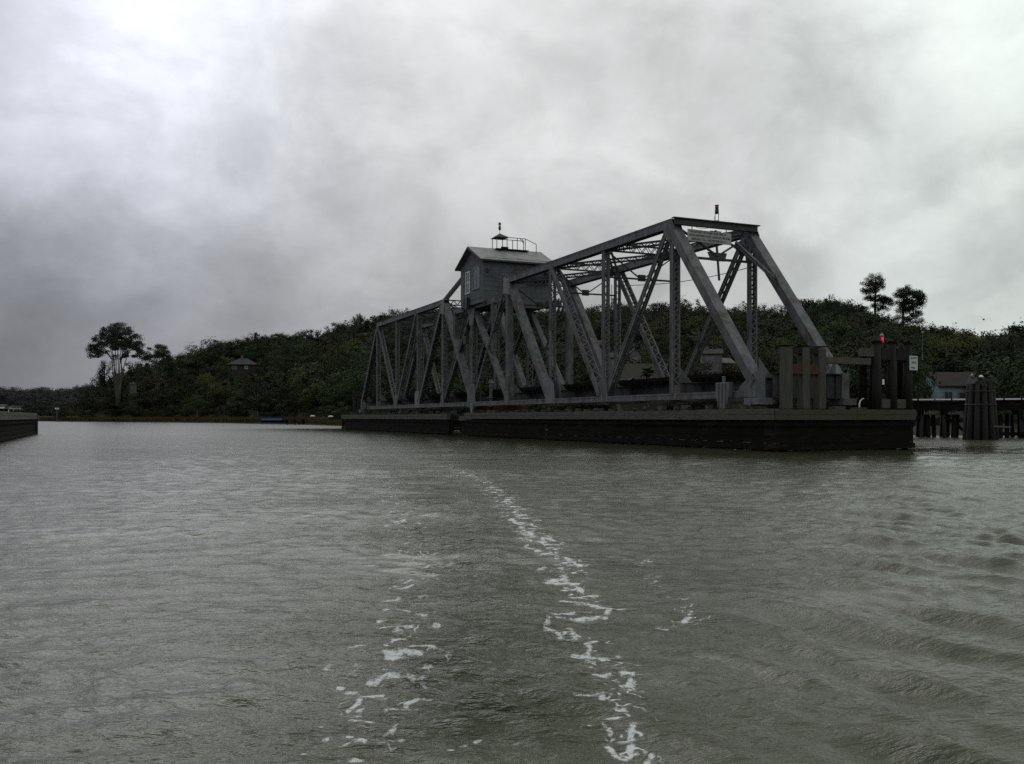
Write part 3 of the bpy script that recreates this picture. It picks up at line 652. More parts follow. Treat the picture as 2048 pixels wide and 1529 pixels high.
hwin(29.5, 30.9, 12.95, 14.75, trim); hwin(31.9, 32.75, 12.8, 14.6, white)
m = MB(); m.box((x0-.32, 31.9, 11.3), (x0-.04, 32.5, 12.35)); m.tube([(x0-.2, 32.9, 11.0), (x0-.2, 32.9, 12.2), (x0-.2, 32.5, 12.4)], .06, 8); m.tube([(x0-.2, 32.3, 8.6), (x0-.2, 32.3, 11.3)], .045, 8); m.box((x0-.38, 32.05, 8.2), (x0-.05, 32.7, 8.85)); m.build('electrical_box', black, ho, bevel=.02)
m = MB(); m.box((x0+.02, y0+.02, zf-.22), (x1-.05, y0+.20, zf-.004)); m.box((x0+.02, y1-.20, zf-.22), (x1-.05, y1-.02, zf-.004))
for x in np.arange(x0+.3, x1, 1.1): m.box((x, y0+.2, zf-.2), (x+.12, y1-.2, zf-.02))
m.build('floor_joist', steel_dk, ho)
m = MB(); m.box((2.2, y0-.30, zf-.42), (x1-.1, y0-.22, zf+.28)); m.box((2.2, y0-.22, zf+.24), (x1-.1, y0-.02, zf+.28)); m.build('apron_board', siding, ho)
m = MB(); m.bar((1.0, y0-.9, 13.7), (x1, y0-.65, 13.95), .16, .12, (0, 0, 1)); m.bar((1.9, y0-1.0, 14.15), (2.6, y0-.9, 14.75), .05, .14, (0, 1, 0)); m.bar((2.0, y0-.9, 14.4), (3.7, y0-.7, 14.5), .1, .08); m.box((3.9, y0-.7, 13.6), (x1-.2, y0-.05, 13.7)); m.build('broken_canopy', rust, ho)
m = MB(); m.tube([(x1+.1, y0+.2, 14.2), (x1+.16, y0+.1, 13.2), (x1+.5, y0-.1, 12.2), (x1+.8, y0-.1, 12.0)], .05, 6)
for k in range(9): m.tube([(x1+.05+.09*k, y0-.1, 11.7+.1*math.sin(k*2.1)), (x1+.1+.09*k, y0-.3, 12.1+.16*math.cos(k*1.7))], .045, 5)
m.box((x1+.2, y0-.4, 11.5), (x1+.8, y0+.1, 11.95)); m.build('cable_bundle', black, ho)
# rooftop walkway with railing and small pyramid hood
yr = ym-.55; zp = zr+.05
m = MB(); m.box((1.7, yr-.05, zp-.02), (4.9, yr+1.1, zp+.05))
for x in (2.0, 3.2, 4.4): m.box((x, yr-.02, zp-.5), (x+.1, yr+.06, zp-.02))
m.bar((2.5, yr+.2, zp+.12), (3.0, yr+.9, zp+.25), .5, .28); m.build('roof_walkway', wood_dk, ho)
m = MB(); hr = 1.08
pts = [(1.75, yr), (1.75, yr+1.05), (2.75, yr), (2.75, yr+1.05), (3.75, yr), (3.75, yr+1.05), (4.55, yr), (4.85, yr+1.05)]
for x, y in pts: m.tube([(x, y, zp), (x, y, zp+hr)], .032, 6)
m.tube([(5.55, yr-.2, zp-.35), (5.55, yr-.2, zp+.62)], .03, 6)
for ls in ([(1.75, yr), (4.0, yr), (4.55, yr)], [(1.75, yr+1.05), (4.85, yr+1.05)], [(1.75, yr), (1.75, yr+1.05)], [(4.3, yr+.2), (4.85, yr+1.05)]):
    m.tube([(x, y, zp+hr) for x, y in ls], .032, 6)
m.tube([(4.55, yr, zp+hr), (5.55, yr-.2, zp+.62)], .03, 6); m.tube([(4.0, yr, zp+hr), (4.6, yr+.4, zp+.7)], .03, 6)
m.build('railing', steel_dk, ho)
c_ = Vector((2.25, yr+.52, 0)); m = MB()
m.add([c_+Vector((a_*.62, b_*.66, zp+hr)) for a_, b_ in ((-1, -1), (1, -1), (1, 1), (-1, 1))]+[c_+Vector((a_*.62, b_*.66, zp+hr-.04)) for a_, b_ in ((-1, -1), (1, -1), (1, 1), (-1, 1))]+[c_+Vector((0, 0, zp+hr+.42))], [(0, 1, 8), (1, 2, 8), (2, 3, 8), (3, 0, 8), (7, 6, 5, 4), (0, 4, 5, 1), (1, 5, 6, 2), (2, 6, 7, 3), (3, 7, 4, 0)])
m.build('hood', steel_dk, ho)
b2 = empty('beacon_light', Lw(2.25, yr+.52, zp+hr+.40), 'slim black and white beacon lamp on the little hood over the operator house roof', 'beacon light')
MB().tube([(0, 0, 0), (0, 0, .30)], .02, 6).build('stand', steel_dk, b2)
smooth(MB().tube([(0, 0, .30), (0, 0, .36), (0, 0, .62)], [.07, .115, .115], 12).build('housing', black, b2))
smooth(MB().tube([(0, 0, .62), (0, 0, .76)], .10, 12).build('lens', white, b2)); MB().tube([(0, 0, .76), (0, 0, .98)], [.115, .11], 12).build('cap', black, b2)

# ---------------------------------------------------------------- pivot pier and timber fenders
pier = empty('pivot_pier', Lw(W/2, 32, 0), 'dark round pier under the middle of the swing bridge, showing in the gap between fenders', 'bridge pier', rz=PHI)
m = MB(); m.tube([(0, 0, -3), (0, 0, 1.3)], 3.7, 28); m.build('pier_shaft', wood_dk, pier)
m = MB(); m.tube([(0, 0, 1.3), (0, 0, 1.72)], 3.95, 28); m.build('pier_cap', steel_dk, pier)

def fender_wall(parent, ax_, x, ya, yb, out, wale, skirt, rng_, base=.05, top=1.97, wh=.50, pile_h=None, seg=6.5, pilemat=None, moss=False):
    """a run of fender along local y (ax_='y') or local x; out = -1/+1 is the outer side"""
    def P(u, o, z): return (o, u, z) if ax_ == 'y' else (u, o, z)
    def bx(m, u0, u1, o0, o1, z0, z1):
        a_, b_ = P(u0, min(o0, o1), z0), P(u1, max(o0, o1), z1); m.box(tuple(map(min, a_, b_)), tuple(map(max, a_, b_)))
    # two courses of wale in lengths with butt joints
    u = ya; k = 0
    while u < yb-.3:
        v = min(yb, u+seg*rng_.uniform(.8, 1.2)); j = rng_.uniform(-.012, .012)
        m = MB(); bx(m, u+.012, v-.012, x+out*(.02+j), x+out*(.33+j), top-wh, top-wh/2-.005); bx(m, u+.012, v-.012, x+out*(.02+j*.4), x+out*(.33+j*.4), top-wh/2+.005, top+rng_.uniform(-.02, .02))
        for q in np.arange(u+.5, v-.3, 1.35):
            bb = P(q, x+out*.335, top-wh*.45+rng_.uniform(-.08, .08)); cc_ = P(q, x+out*.352, bb[2]); m.tube([bb, cc_], .035, 6, 1)
        m.build('wale', [wale, black], parent, bevel=.012); u = v
    # planked skirt of four courses
    u = ya
    while u < yb-.3:
        v = min(yb, u+rng_.uniform(4.5, 7)); m = MB(); zc = base
        h = (top-wh-.10-base)/4
        for c in range(4):
            j = rng_.uniform(-.015, .02); bx(m, u+.01, v-.01, x+out*(.0+j), x+out*(.16+j), zc+.008, zc+h-.008); zc += h
        m.build('skirt_plank', skirt, parent); u = v
    m = MB(); bx(m, ya, yb, x+out*.17, x+out*.27, base+.02, base+.26); bx(m, ya, yb, x+out*.17, x+out*.23, top-wh-.30, top-wh-.12); m.build('lower_wale', skirt, parent)
def piles(parent, pts, mat, top, rng_, r=.17, name='pile'):
    first = None
    for x, y in pts:
        if first is None:
            o = first = smooth(MB().tube([(0, 0, -2.5), (0, 0, 0), (0, 0, 1.0)], [r*1.1, r, r*.94], 12).build(name, mat, parent))
        else:
            o = first.copy(); col.objects.link(o); o.parent = parent
        h_ = top+rng_.uniform(-.06, .06); o.location = (x+rng_.uniform(-.04, .04), y+rng_.uniform(-.05, .05), 0); o.scale = (1, 1, h_)
        o.rotation_euler = (rng_.uniform(-.02, .02), rng_.uniform(-.02, .02), rng_.uniform(0, 6))
FX0, FX1, FY0 = -1.3, 6.9, -11.0
fr = random.Random(11)
f1 = empty('timber_fender', P1, 'long dark timber fender under the near half of the bridge, mossy at its right end', 'timber fender', 'timber fenders around the swing bridge', rz=PHI)
fender_wall(f1, 'y', FX0, FY0+.02, 30.2, -1, wood_gr, wood_dk, fr)
fender_wall(f1, 'x', FY0, FX0-.33, FX1, -1, wood_moss, wood_dk, fr, seg=5.2)
fender_wall(f1, 'y', FX1, FY0+.02, 30.2, 1, wood_gr, wood_dk, fr)
piles(f1, [(FX0+.24, y) for y in np.arange(FY0+1.0, 30, 1.15)], wood_pile, 2.05, fr)
piles(f1, [(x, FY0+.26) for x in np.arange(FX0+.35, FX1, 1.55)], wood_pile, 1.9, fr)
piles(f1, [(FX1-.24, y) for y in np.arange(FY0+1.0, 30, 2.6)], wood_pile, 2.0, fr)
# clutter on top of the fender: blocks, loose boards
for k in range(26):
    y = -9+k*1.47+fr.uniform(-.3, .3); h_ = fr.uniform(.10, .30); MB().box((FX0+.45, y, 1.9), (FX0+.45+fr.uniform(.2, .4), y+fr.uniform(.2, .7), 1.98+h_)).build('loose_block', wood_gr if k % 5 else wood_moss, f1)
for x in np.arange(FX0+1, FX1-.5, 1.4): MB().box((x, FY0+.55, 1.85), (x+fr.uniform(.4, .8), FY0+1.0, 2.08+fr.uniform(0, .2))).build('loose_block', wood_gr, f1)
m = MB()
for y in np.arange(FY0+1, 30, 3.8): m.box((FX0+.1, y, 1.35), (FX1-.1, y+.28, 1.63))
m.box((FX0+.5, FY0+.5, 1.60), (FX0+1.0, 30, 1.66)); m.build('cross_cap', wood_dk, f1)
f2 = empty('timber_fender', P1, 'dark timber fender under the far half of the bridge, beyond the gap at the pier', 'timber fender', 'timber fenders around the swing bridge', rz=PHI)
fender_wall(f2, 'y', FX0, 34.6, 76.6, -1, wood_gr, wood_dk, fr, top=1.90)
fender_wall(f2, 'x', 76.6, FX0-.33, FX1, 1, wood_gr, wood_dk, fr, top=1.90)
fender_wall(f2, 'y', FX1, 34.6, 76.6, 1, wood_gr, wood_dk, fr, top=1.90)
piles(f2, [(FX0+.24, y) for y in np.arange(35.2, 76.5, 1.25)], wood_pile, 2.0, fr)
piles(f2, [(FX1-.24, y) for y in np.arange(35.2, 76.5, 3)], wood_pile, 2.0, fr)
for k in range(18):
    y = 35.2+k*2.2+fr.uniform(-.4, .4); MB().box((FX0+.45, y, 1.80), (FX0+.45+fr.uniform(.2, .4), y+fr.uniform(.2, .6), 1.95+fr.uniform(.1, .3))).build('loose_block', wood_gr, f2)
gd = empty('guide_post_cluster', Lw(FX0+.9, 74.6, 0), 'group of dark guide posts at the far left end of the bridge fender', 'post cluster', rz=PHI)
piles(gd, [(0, 0), (.55, .1), (1.1, 0), (1.7, .1)], wood_pile, 5.1, fr, .17, 'post')
m = MB(); m.box((-.15, -.24, 4.3), (1.9, -.17, 4.55)); m.build('cross_board', wood_pile, gd)
# fender across the channel, at the left edge
e0 = Vector((-45.2, 87.5, 0))
f3 = empty('timber_fender', e0, 'timber fender at the left edge of the water, pale top boards above dark planking', 'timber fender', 'timber fenders around the swing bridge', rz=PHI)
wood_pale = mixed('pale_worn_timber', (.085, .082, .072), (.14, .134, .118), (.045, .046, .034), 1.4, .9, (1, 1, 4), .35, .15, .006)
fender_wall(f3, 'y', 0, -46, -1.3, 1, wood_pale, wood_dk, fr, top=1.98, wh=.55); fender_wall(f3, 'x', 0, -7, -.1, 1, wood_gr, wood_dk, fr, top=1.85, wh=.4)
piles(f3, [(-.22, y) for y in np.arange(-45, -.5, 2.1)]+[(.22, -1.1), (.1, -.15), (-.5, -.1)], wood_pile, 1.95, fr)
m = MB(); m.box((.16, -1.15, 1.35), (.42, -.1, 1.75)); m.build('end_block', wood_pale, f3)

# ---------------------------------------------------------------- post clusters on the fender end
def at_face(px): # local x on the end face (y = FY0) that projects to photo column px
    u = (px-CX)/F; s_, c_ = math.sin(PHI), math.cos(PHI)
    X0, Y0 = P1.x-FY0*s_, P1.y+FY0*c_; return (u*Y0-X0)/(c_-u*s_)
xc = at_face(1737)
MB().tube([(xc, FY0+.6, 1.97), (xc, FY0+.6, 2.25), (xc+.06, FY0+.6, 2.42), (xc+.2, FY0+.6, 2.52), (xc+.4, FY0+.6, 2.54)], .035, 6).build('conduit', white, f1)
pc = empty('post_cluster', Lw(at_face(1578), FY0, 0), 'three tall bleached grey timber posts standing on the near corner of the fender', 'post cluster', rz=PHI)
xs = [at_face(1578)-at_face(1578), at_face(1613)-at_face(1578), at_face(1645)-at_face(1578)]
for x in xs:
    m = MB(); m.box((x-.225, -.02, 1.98), (x+.225, .42, 4.92+fr.uniform(-.03, .03))); m.build('post', wood_post, pc, bevel=.03)
    MB().box((x-.26, -.05, 4.96), (x+.26, .45, 5.0)).build('post_cap', wood_dk, pc)
for a_, b_ in zip(xs[:-1], xs[1:]):
    for z0, z1 in ((4.62, 4.90), (3.70, 4.06)):
        MB().box((a_+.23, .05, z0), (b_-.23, .36, z1)).build('spacer_block', wood_pile, pc)
    m = MB(); m.box((a_+.17, .02, 3.66), (b_-.17, .05, 4.10)); m.build('tie_plate', rust, pc)
MB().tube([(xs[0]+.45, .05, 3.66), (xs[0]+.38, .08, 3.0), (xs[0]+.42, .08, 2.2)], .018, 5).build('cable', black, pc)
dc = empty('post_cluster', Lw(at_face(1758), FY0, 0), 'cluster of tall dark posts at the right end of the fender with a red lamp', 'post cluster', rz=PHI)
dx = [at_face(p)-at_face(1758) for p in (1758, 1789, 1820)]
for i, x in enumerate(dx):
    m = MB(); m.tube([(x, .15, 1.9), (x, .15, 3.4), (x+fr.uniform(-.03, .03), .15, 5.30)], [.25, .235, .20], 12); smooth(m.build('post', wood_pile, dc))
    MB().tube([(x, .15, 5.30), (x, .15, 5.38)], [.27, .26], 12).build('post_cap', wood_dk, dc)
for x in (dx[0]-.33, dx[0]+.4, dx[2]+.1): smooth(MB().tube([(x, .75, 1.0), (x, .75, 5.05)], .2, 10).build('post', wood_dk, dc))
for a_, b_ in zip(dx[:-1], dx[1:]):
    MB().box((a_+.2, .02, 4.45), (b_-.2, .34, 5.02)).build('spacer_block', wood_pile, dc); MB().box((a_+.2, .05, 2.05), (b_-.2, .34, 2.5)).build('spacer_block', wood_gr, dc)
MB().box((dx[0]-.85, .1, 4.60), (dx[0]-.2, .5, 5.0)).build('spacer_block', wood_gr, dc)
gb = MB().box((at_face(1655), .08, 4.18), (at_face(1745), .36, 4.50)).build('guide_beam', wood_gr, None, Lw(0, FY0, 0), .012); gb.rotation_euler = (0, 0, PHI)
tag(gb, 'weathered horizontal timber beam joining the bleached posts to the dark post cluster', 'timber beam')
nl = empty('navigation_light', Lw(at_face(1768), FY0+.15, 5.02), 'small lit red lamp with a white cap on top of the dark post cluster', 'navigation light', rz=PHI)
MB().tube([(0, 0, 0), (0, 0, .30)], .05, 8).build('bracket', steel_dk, nl); smooth(MB().tube([(0, 0, .30), (0, 0, .56)], .095, 14).build('lens', redlit, nl))
smooth(MB().tube([(0, 0, .60), (0, 0, .66), (0, 0, .74)], [.12, .10, .03], 14).build('cap', trim, nl)); MB().box((-.19, -.09, .30), (-.125, .09, .62)).build('shield', steel_dk, nl)
cs = empty('channel_sign', Lw(at_face(1823), FY0-.12, 4.32), 'white rectangular notice board with faded markings on the rightmost dark post', 'sign', rz=PHI)
MB().box((-.27, -.02, -.36), (.27, .01, .36)).build('sign_panel', signw, cs)
letters('lettering', 'SLOW', .15, ink, cs, (0, -.024, .25), (R(90), 0, 0), .9); letters('lettering', 'NO', .19, ink, cs, (0, -.024, .02), (R(90), 0, 0), 1); letters('lettering', 'WAKE', .11, ink, cs, (-.04, -.024, -.24), (R(90), 0, 0), .9)
sw = MB().box((-.07, -.01, -.13), (.07, .01, .13)).build('small_notice', white, None, Lw(at_face(1768), FY0+.05, 3.35)); sw.rotation_euler = (0, 0, PHI)
tag(sw, 'tiny blank white notice plate between two dark posts below the red lamp', 'sign')
# ---------------------------------------------------------------- approach trestle and dolphin at the right
A = Vector(((1738-CX)/F*75.4, 75.4, 0)); B = Vector(((2330-CX)/F*68.0, 68.0, 0)); ta = math.atan2(B.y-A.y, B.x-A.x); LT = (B-A).length
tr = empty('timber_trestle', A, 'low black timber pile trestle running off to the right behind the fender end', 'trestle', rz=ta)
fr = random.Random(5)
m = MB(); m.box((0, -.3, 2.15), (LT, .1, 2.86)); m.box((0, 3.0, 2.15), (LT, 3.4, 2.86)); m.box((0, .1, 2.5), (LT, 3.0, 2.86)); m.build('deck', wood_dk, tr)
MB().box((0, -.42, 2.88), (LT, -.12, 2.95)).build('guard_timber', wood_dk, tr)
first = None
rb = MB(); rb.box((.05, -.36, 2.955), (1.14, -.20, 3.06)); r0 = rb.build('rail_length', white, tr)  # white colour stands in for the sky's reflection on the rail
for k in range(int(LT/1.22)):
    o = r0 if k == 0 else r0.copy()
    if k: col.objects.link(o); o.parent = tr
    o.location = (k*1.22, 0, 0)
cap = MB().box((-.17, -.5, 1.82), (.17, 3.9, 2.14)); c0_ = cap.build('bent_cap', wood_dk, tr)
pl = [smooth(MB().tube([(0, 0, -2.5), (0, 0, 1.82)], [.19, .165], 10).build('pile', wood_pile, tr))]
def cpy(o, loc, rot=(0, 0, 0), par=None):
    c = o.copy(); col.objects.link(c); c.parent = par or o.parent; c.location = loc; c.rotation_euler = rot; return c
k = 0
for x in np.arange(.4, LT, 1.75):
    if k: cpy(c0_, (x, 0, 0))
    else: c0_.location = (x, 0, 0)
    for j, (y, lean) in enumerate(((-.2, .05), (.7, 0), (1.6, 0), (2.5, 0), (3.3, -.05))):
        if k == 0 and j == 0: pl[0].location = (x, y, 0)
        else: cpy(pl[0], (x+fr.uniform(-.12, .12)+(0, .5, .95, .3, 0)[j], y, 0), (lean, fr.uniform(-.05, .05), 0))
    k += 1
x = .4
while x < LT-4:
    MB().bar((x, -.42, 1.7), (x+1.7, -.42, .25), .1, .25, (0, 1, 0)).build('sway_brace', wood_dk, tr); MB().bar((x+3.4, -.42, 1.7), (x+1.8, -.42, .25), .1, .25, (0, 1, 0)).build('sway_brace', wood_dk, tr); x += 5.2
m = MB(); m.box((8, -.5, .2), (LT, -.4, .45)); m.build('waler', wood_dk, tr)
dp = empty('pile_dolphin', Vector(((1961-CX)/F*66, 66, 0)), 'bundle of dark wooden piles standing in the water before the trestle', 'pile dolphin')
for i in range(11):
    t = i/11*6.283; r0_, r1_ = 1.05, .74
    m = MB(); m.tube([(r0_*math.cos(t), r0_*math.sin(t), -2.5), (r0_*math.cos(t)*.93, r0_*math.sin(t)*.93, .2), (r1_*math.cos(t), r1_*math.sin(t), 3.92+fr.uniform(-.08, .05))], [.22, .2, .165], 10); smooth(m.build('pile', wood_pile, dp))
smooth(MB().tube([(0, 0, -2.5), (0, 0, 3.95)], .25, 10).build('pile', wood_pile, dp))
m = MB(); m.tube([(.93*math.cos(t), .93*math.sin(t), 3.45) for t in np.linspace(0, 6.283, 25)], .03, 5); m.tube([(1.05*math.cos(t), 1.05*math.sin(t), 2.5) for t in np.linspace(0, 6.283, 25)], .03, 5); m.build('binding_cable', steel_dk, dp)
m = MB(); m.bar((.2, -1.45, .95), (1.5, -1.2, .9), .12, .12); m.build('loose_timber', wood_gr, dp)
m = MB(); m.box((-.7, -.6, 3.95), (.7, .6, 4.0)); m.build('top_plate', wood_pile, dp)
dl = empty('navigation_light', Vector(((1962-CX)/F*66, 66, 4.03)), 'unlit marker lamp with a pale cap standing on the pile dolphin', 'navigation light')
MB().tube([(0, 0, 0), (0, 0, .22)], .06, 8).build('bracket', steel_dk, dl); smooth(MB().tube([(0, 0, .22), (0, 0, .42)], .10, 12).build('lens', black, dl)); smooth(MB().tube([(0, 0, .42), (0, 0, .50), (0, 0, .58)], [.17, .14, .05], 12).build('cap', white, dl))
tp = MB().tube([(0, 0, .35), (0, 0, 1.55)], .05, 6).build('marker_pipe', white, None, Vector(((1932-CX)/F*67, 67, 0))); tag(tp, 'thin pale pipe fixed upright just left of the pile dolphin', 'pipe')

# ---------------------------------------------------------------- houses
def house(label, px, Y, w_, d_, h, rh, rz, wallm, roofm_, wins=(), front_gable=False, chim=None, name='house', dz=0, over=.4, hip=False, chm=None, base=4, by=None, cw_=.35):
    """w_ along local x, d_ along y; ridge along x unless front_gable; wins = (face, u, z0, w, h)"""
    o = empty(name, gpt(px, Y)+Vector((0, 0, dz)) if by is None else at(px, by, Y), label, 'house' if name == 'house' else name, rz=rz)
    m = MB(); m.box((-w_/2, -d_/2, -base), (w_/2, d_/2, h))
    if not hip:
        if front_gable: m.prism([(-w_/2, -d_/2, h), (w_/2, -d_/2, h), (0, -d_/2, h+rh*.97)], (0, d_, 0))
        else: m.prism([(-w_/2, -d_/2, h), (-w_/2, d_/2, h), (-w_/2, 0, h+rh*.97)], (w_, 0, 0))
    m.build('wall', wallm, o)
    m = MB()
    if hip:
        a_, b_ = w_/2+over, d_/2+over; r = max(.2, a_-b_)
        m.add([(-a_, -b_, h-.05), (a_, -b_, h-.05), (a_, b_, h-.05), (-a_, b_, h-.05), (-r, 0, h+rh), (r, 0, h+rh)], [(0, 1, 5, 4), (1, 2, 5), (2, 3, 4, 5), (3, 0, 4), (0, 3, 2, 1)])
    elif front_gable:
        for sg_ in (-1, 1): m.prism([(sg_*(w_/2+over), -d_/2-over, h-over*rh/(w_/2)), (0, -d_/2-over, h+rh), (0, -d_/2-over, h+rh+.16), (sg_*(w_/2+over), -d_/2-over, h+.16-over*rh/(w_/2))], (0, d_+2*over, 0))
    else:
        for sg_ in (-1, 1): m.prism([(-w_/2-over, sg_*(d_/2+over), h-over*rh/(d_/2)), (-w_/2-over, 0, h+rh), (-w_/2-over, 0, h+rh+.16), (-w_/2-over, sg_*(d_/2+over), h+.16-over*rh/(d_/2))], (w_+2*over, 0, 0))
    rf = m.build('roof', roofm_, o)
    if chim:
        x, y, t = chim; MB().box((x-cw_, y-cw_, h-.5), (x+cw_, y+cw_, h+rh+t)).build('chimney', chm or brick, rf)
    for wn_ in wins:
        u, z0, ww, wh = wn_[:4]; fm_ = trim if len(wn_) < 5 else wn_[4]
        f = MB(); y = -d_/2
        for a_, b_ in (((u-ww/2-.1, y-.07, z0-.1), (u-ww/2, y-.003, z0+wh+.1)), ((u+ww/2, y-.07, z0-.1), (u+ww/2+.1, y-.003, z0+wh+.1)), ((u-ww/2, y-.07, z0+wh), (u+ww/2, y-.003, z0+wh+.1)), ((u-ww/2, y-.07, z0-.1), (u+ww/2, y-.003, z0)), ((u-.03, y-.06, z0), (u+.03, y-.003, z0+wh))): f.box(a_, b_)
        q = f.build('window', fm_, o); MB().box((u-ww/2, y-.03, z0), (u+ww/2, y-.004, z0+wh)).build('pane', glass, q)
    return o
h1 = house('pale teal cottage with maroon roof just beyond the trestle', 1906, 136, 7.6, 6, 2.9, 1.9, R(4), teal, redroof, ((-2.4, .4, 1.1, 1.5), (.3, .3, 2.2, 1.5), (2.8, .4, .6, 1.9)), chim=(2.0, -1.6, -.2), chm=white, over=.35, by=812, cw_=.11)
house('gabled wing of the pale teal cottage, partly behind the pile dolphin', 1960, 133.5, 4.6, 5, 3.2, 1.7, R(2), teal, redroof, ((-.7, .5, .9, 1.5), (.2, 3.4, .8, .8)), front_gable=True, over=.4, by=814)
house('pale teal shed at the left end of the cottage', 1853, 137, 3.4, 4, 2.3, .9, R(4), teal, darkroof, ((.5, .6, 1.0, 1.1),), over=.2, name='shed', by=808)
house('white two-storey house with flat porch roof seen through the end panel of the bridge', 1422, 185, 3.9, 4, 5.6, .9, R(-6), cream, tanroof, ((-.3, 3.4, 1.2, 1.5), (.2, .8, 1.9, 1.3)), over=.3, chim=(-.9, 0, .6), chm=cream, by=765)
house('low cream-roofed annex right of the white two-storey house', 1441, 192, 4.0, 4, 3.0, 1.0, R(20), brownwall, cream, (), over=.3, by=756)
house('large tan-roofed house seen through the second panel of the bridge', 1281, 168, 9.0, 7, 3.4, 3.0, R(-18), brownwall, tanroof, ((-2.5, .5, 1.2, 1.3), (2.2, .5, 1.0, 1.3)), over=.5, by=800)
house('small gabled dark red house below the large tan roof', 1262, 150, 4.0, 4.5, 3.0, 1.3, R(0), brownwall, tanroof, ((-.9, .8, .8, 1.2), (.6, .8, .6, 1.2)), front_gable=True, over=.5, by=812)
house('cream gabled house high behind the laced bridge posts', 1268, 205, 2.6, 4, 5.5, 1.3, R(0), cream, tanroof, ((0, 3.6, .8, 1.1),), front_gable=True, over=.3, by=760)
house('brown flat-roofed house on the hill between the bridge verticals', 1196, 260, 8, 6, 3.0, 1.2, R(5), brownwall, tanroof, ((0, .8, 2.4, 1.1),), over=.6, by=712)
house('cream house with a dark roof showing behind the laced posts', 1222, 180, 3.6, 4, 4.8, .9, R(0), cream, tanroof, ((.6, 2.6, 1.0, 1.4),), over=.3, by=766)
house('slate-roofed hillside house with a brick chimney among trees', 487, 345, 9.5, 7, 2.2, 2.4, R(6), brownwall, darkroof, ((1.6, .6, .9, .9, white), (-2.6, .5, 1.6, 1.0)), hip=True, chim=(-.4, -.6, 1.0), over=.8, by=742)
house('brown low-roofed house near the hilltop left of the bridge end', 727, 372, 9, 6, 2.2, 1.8, R(-4), brownwall, tanroof, ((-3, .5, 1.1, 1.2, white), (2, .5, 1.6, 1.0)), hip=True, over=.8, by=686)
house('small white hut on the slope behind the tall gum tree', 266, 320, 1.9, 2.0, 2.6, .5, R(10), cream, darkroof, ((0, .9, .6, .8),), over=.12, name='hut', by=785, base=.3)
house('tiny pale gabled cottage seen under the diagonals near the bridge centre', 1010, 175, 2.4, 3, 2.6, 1.2, R(0), brownwall, cream, ((0, .8, .8, 1.0),), front_gable=True, over=.3, by=764)
for i, (p, ww, hh_, lb) in enumerate(((4, 7, 5, 'white house on the far shore at the left edge, tallest of its row'), (14, 6, 3.5, 'low white house on the far shore, second in its row'), (23, 6, 3.2, 'small dim white house on the far shore, third in its row'), (36, 8, 4.2, 'wide white house on the far shore, rightmost of its row'))):
    o = empty('house', ((p-CX)/F*640, 640, 1.0), lb, 'house', 'white houses on the far shore')
    MB().box((-ww/2, -4, -2), (ww/2, 4, hh_+3)).build('wall', white, o); m = MB(); m.prism([(-ww/2-.5, -4.4, hh_+3), (-ww/2-.5, 4.4, hh_+3), (-ww/2-.5, 0, hh_+4.6)], (ww+1, 0, 0)); m.build('roof', darkroof, o)
    MB().box((-ww/4, -4.1, 2.2), (ww/4, -4.004, 4)).build('window', glass, o)

# ---------------------------------------------------------------- boat, jetty, small shore things
bt = empty('covered_boat', at(549, 840, 208)+Vector((0, 0, 0)), 'small boat under a bright blue cover lying at the far shore', 'boat', rz=R(3)); bt.location.z = .55
m = MB(); secs = [(-3.3, .75), (-2, .95), (0, 1.0), (2, .85), (3.4, .12)]
vs = []
for x, hw in secs: vs += [(x, -hw, .75), (x, -hw*.6, -.1), (x, hw*.6, -.1), (x, hw, .75)]
fs = [(4*i+j, 4*i+4+j, 4*i+5+j, 4*i+1+j) for i in range(4) for j in range(3)]+[(0, 1, 2, 3), (19, 18, 17, 16)]
m.add(vs, fs); m.build('hull', wood_dk, bt)
m = MB(); vs = []
for x, hw in secs[:-1]: vs += [(x, -hw*1.04, .45), (x, -hw*1.04, .8), (x, 0, 1.25), (x, hw*1.04, .8), (x, hw*1.04, .45)]
m.add(vs, [(5*i+j, 5*i+5+j, 5*i+6+j, 5*i+1+j) for i in range(3) for j in range(4)]+[(0, 1, 2, 3, 4), (19, 18, 17, 16, 15)]); m.build('cover', bluetarp, bt)
bt.scale = (.85, .85, .6)
m = MB(); m.bar((2.2, 0, .9), (4.8, 0, 1.7), .12, .1); m.build('gangplank', wood_gr, bt)
jt = empty('jetty', at(600, 840, 200), 'low dark wooden jetty along the far shore right of the blue boat', 'jetty'); jt.location.z = 0
m = MB(); m.box((-3, -.6, 1.15), (10.5, .6, 1.3)); m.build('deck', wood_pile, jt)
pp_ = MB().tube([(0, 0, -1), (0, 0, 1.15)], .13, 8).build('pile', wood_dk, jt); pp_.location = (-2.8, -.45, 0)
for x in (-1, 1, 3, 5, 7, 9, 10.3): cpy(pp_, (x, -.45, 0))
m = MB(); m.box((-.2, .3, 1.3), (-.08, .42, 2.5)); m.box((2.2, .3, 1.3), (2.3, .4, 2.1)); m.build('rail_post', wood_gr, jt)
for i, (p, y, Y, lb) in enumerate(((625, 833, 196, 'white bird-shaped float resting on the jetty, larger left one'), (661, 834, 186, 'small pale float on the shore at the right end of the jetty'))):
    o = smooth(MB().tube([(-.5, 0, 0), (-.3, 0, .05), (.3, 0, .05), (.55, 0, 0)], [.06, .17, .17, .05], 10).build('mooring_float', white, None, at(p, y, Y))); tag(o, lb, 'float')
pst = MB().tube([(0, 0, 0), (0, 0, 2.6)], .12, 8).build('marsh_post', wood_gr, None, gpt(515, 235)); tag(pst, 'thin upright post in the marsh grass left of the blue boat', 'post')
mk = empty('channel_marker', ((114-CX)/F*330, 330, 0), 'tiny white-topped marker post before the far left shore', 'channel marker')
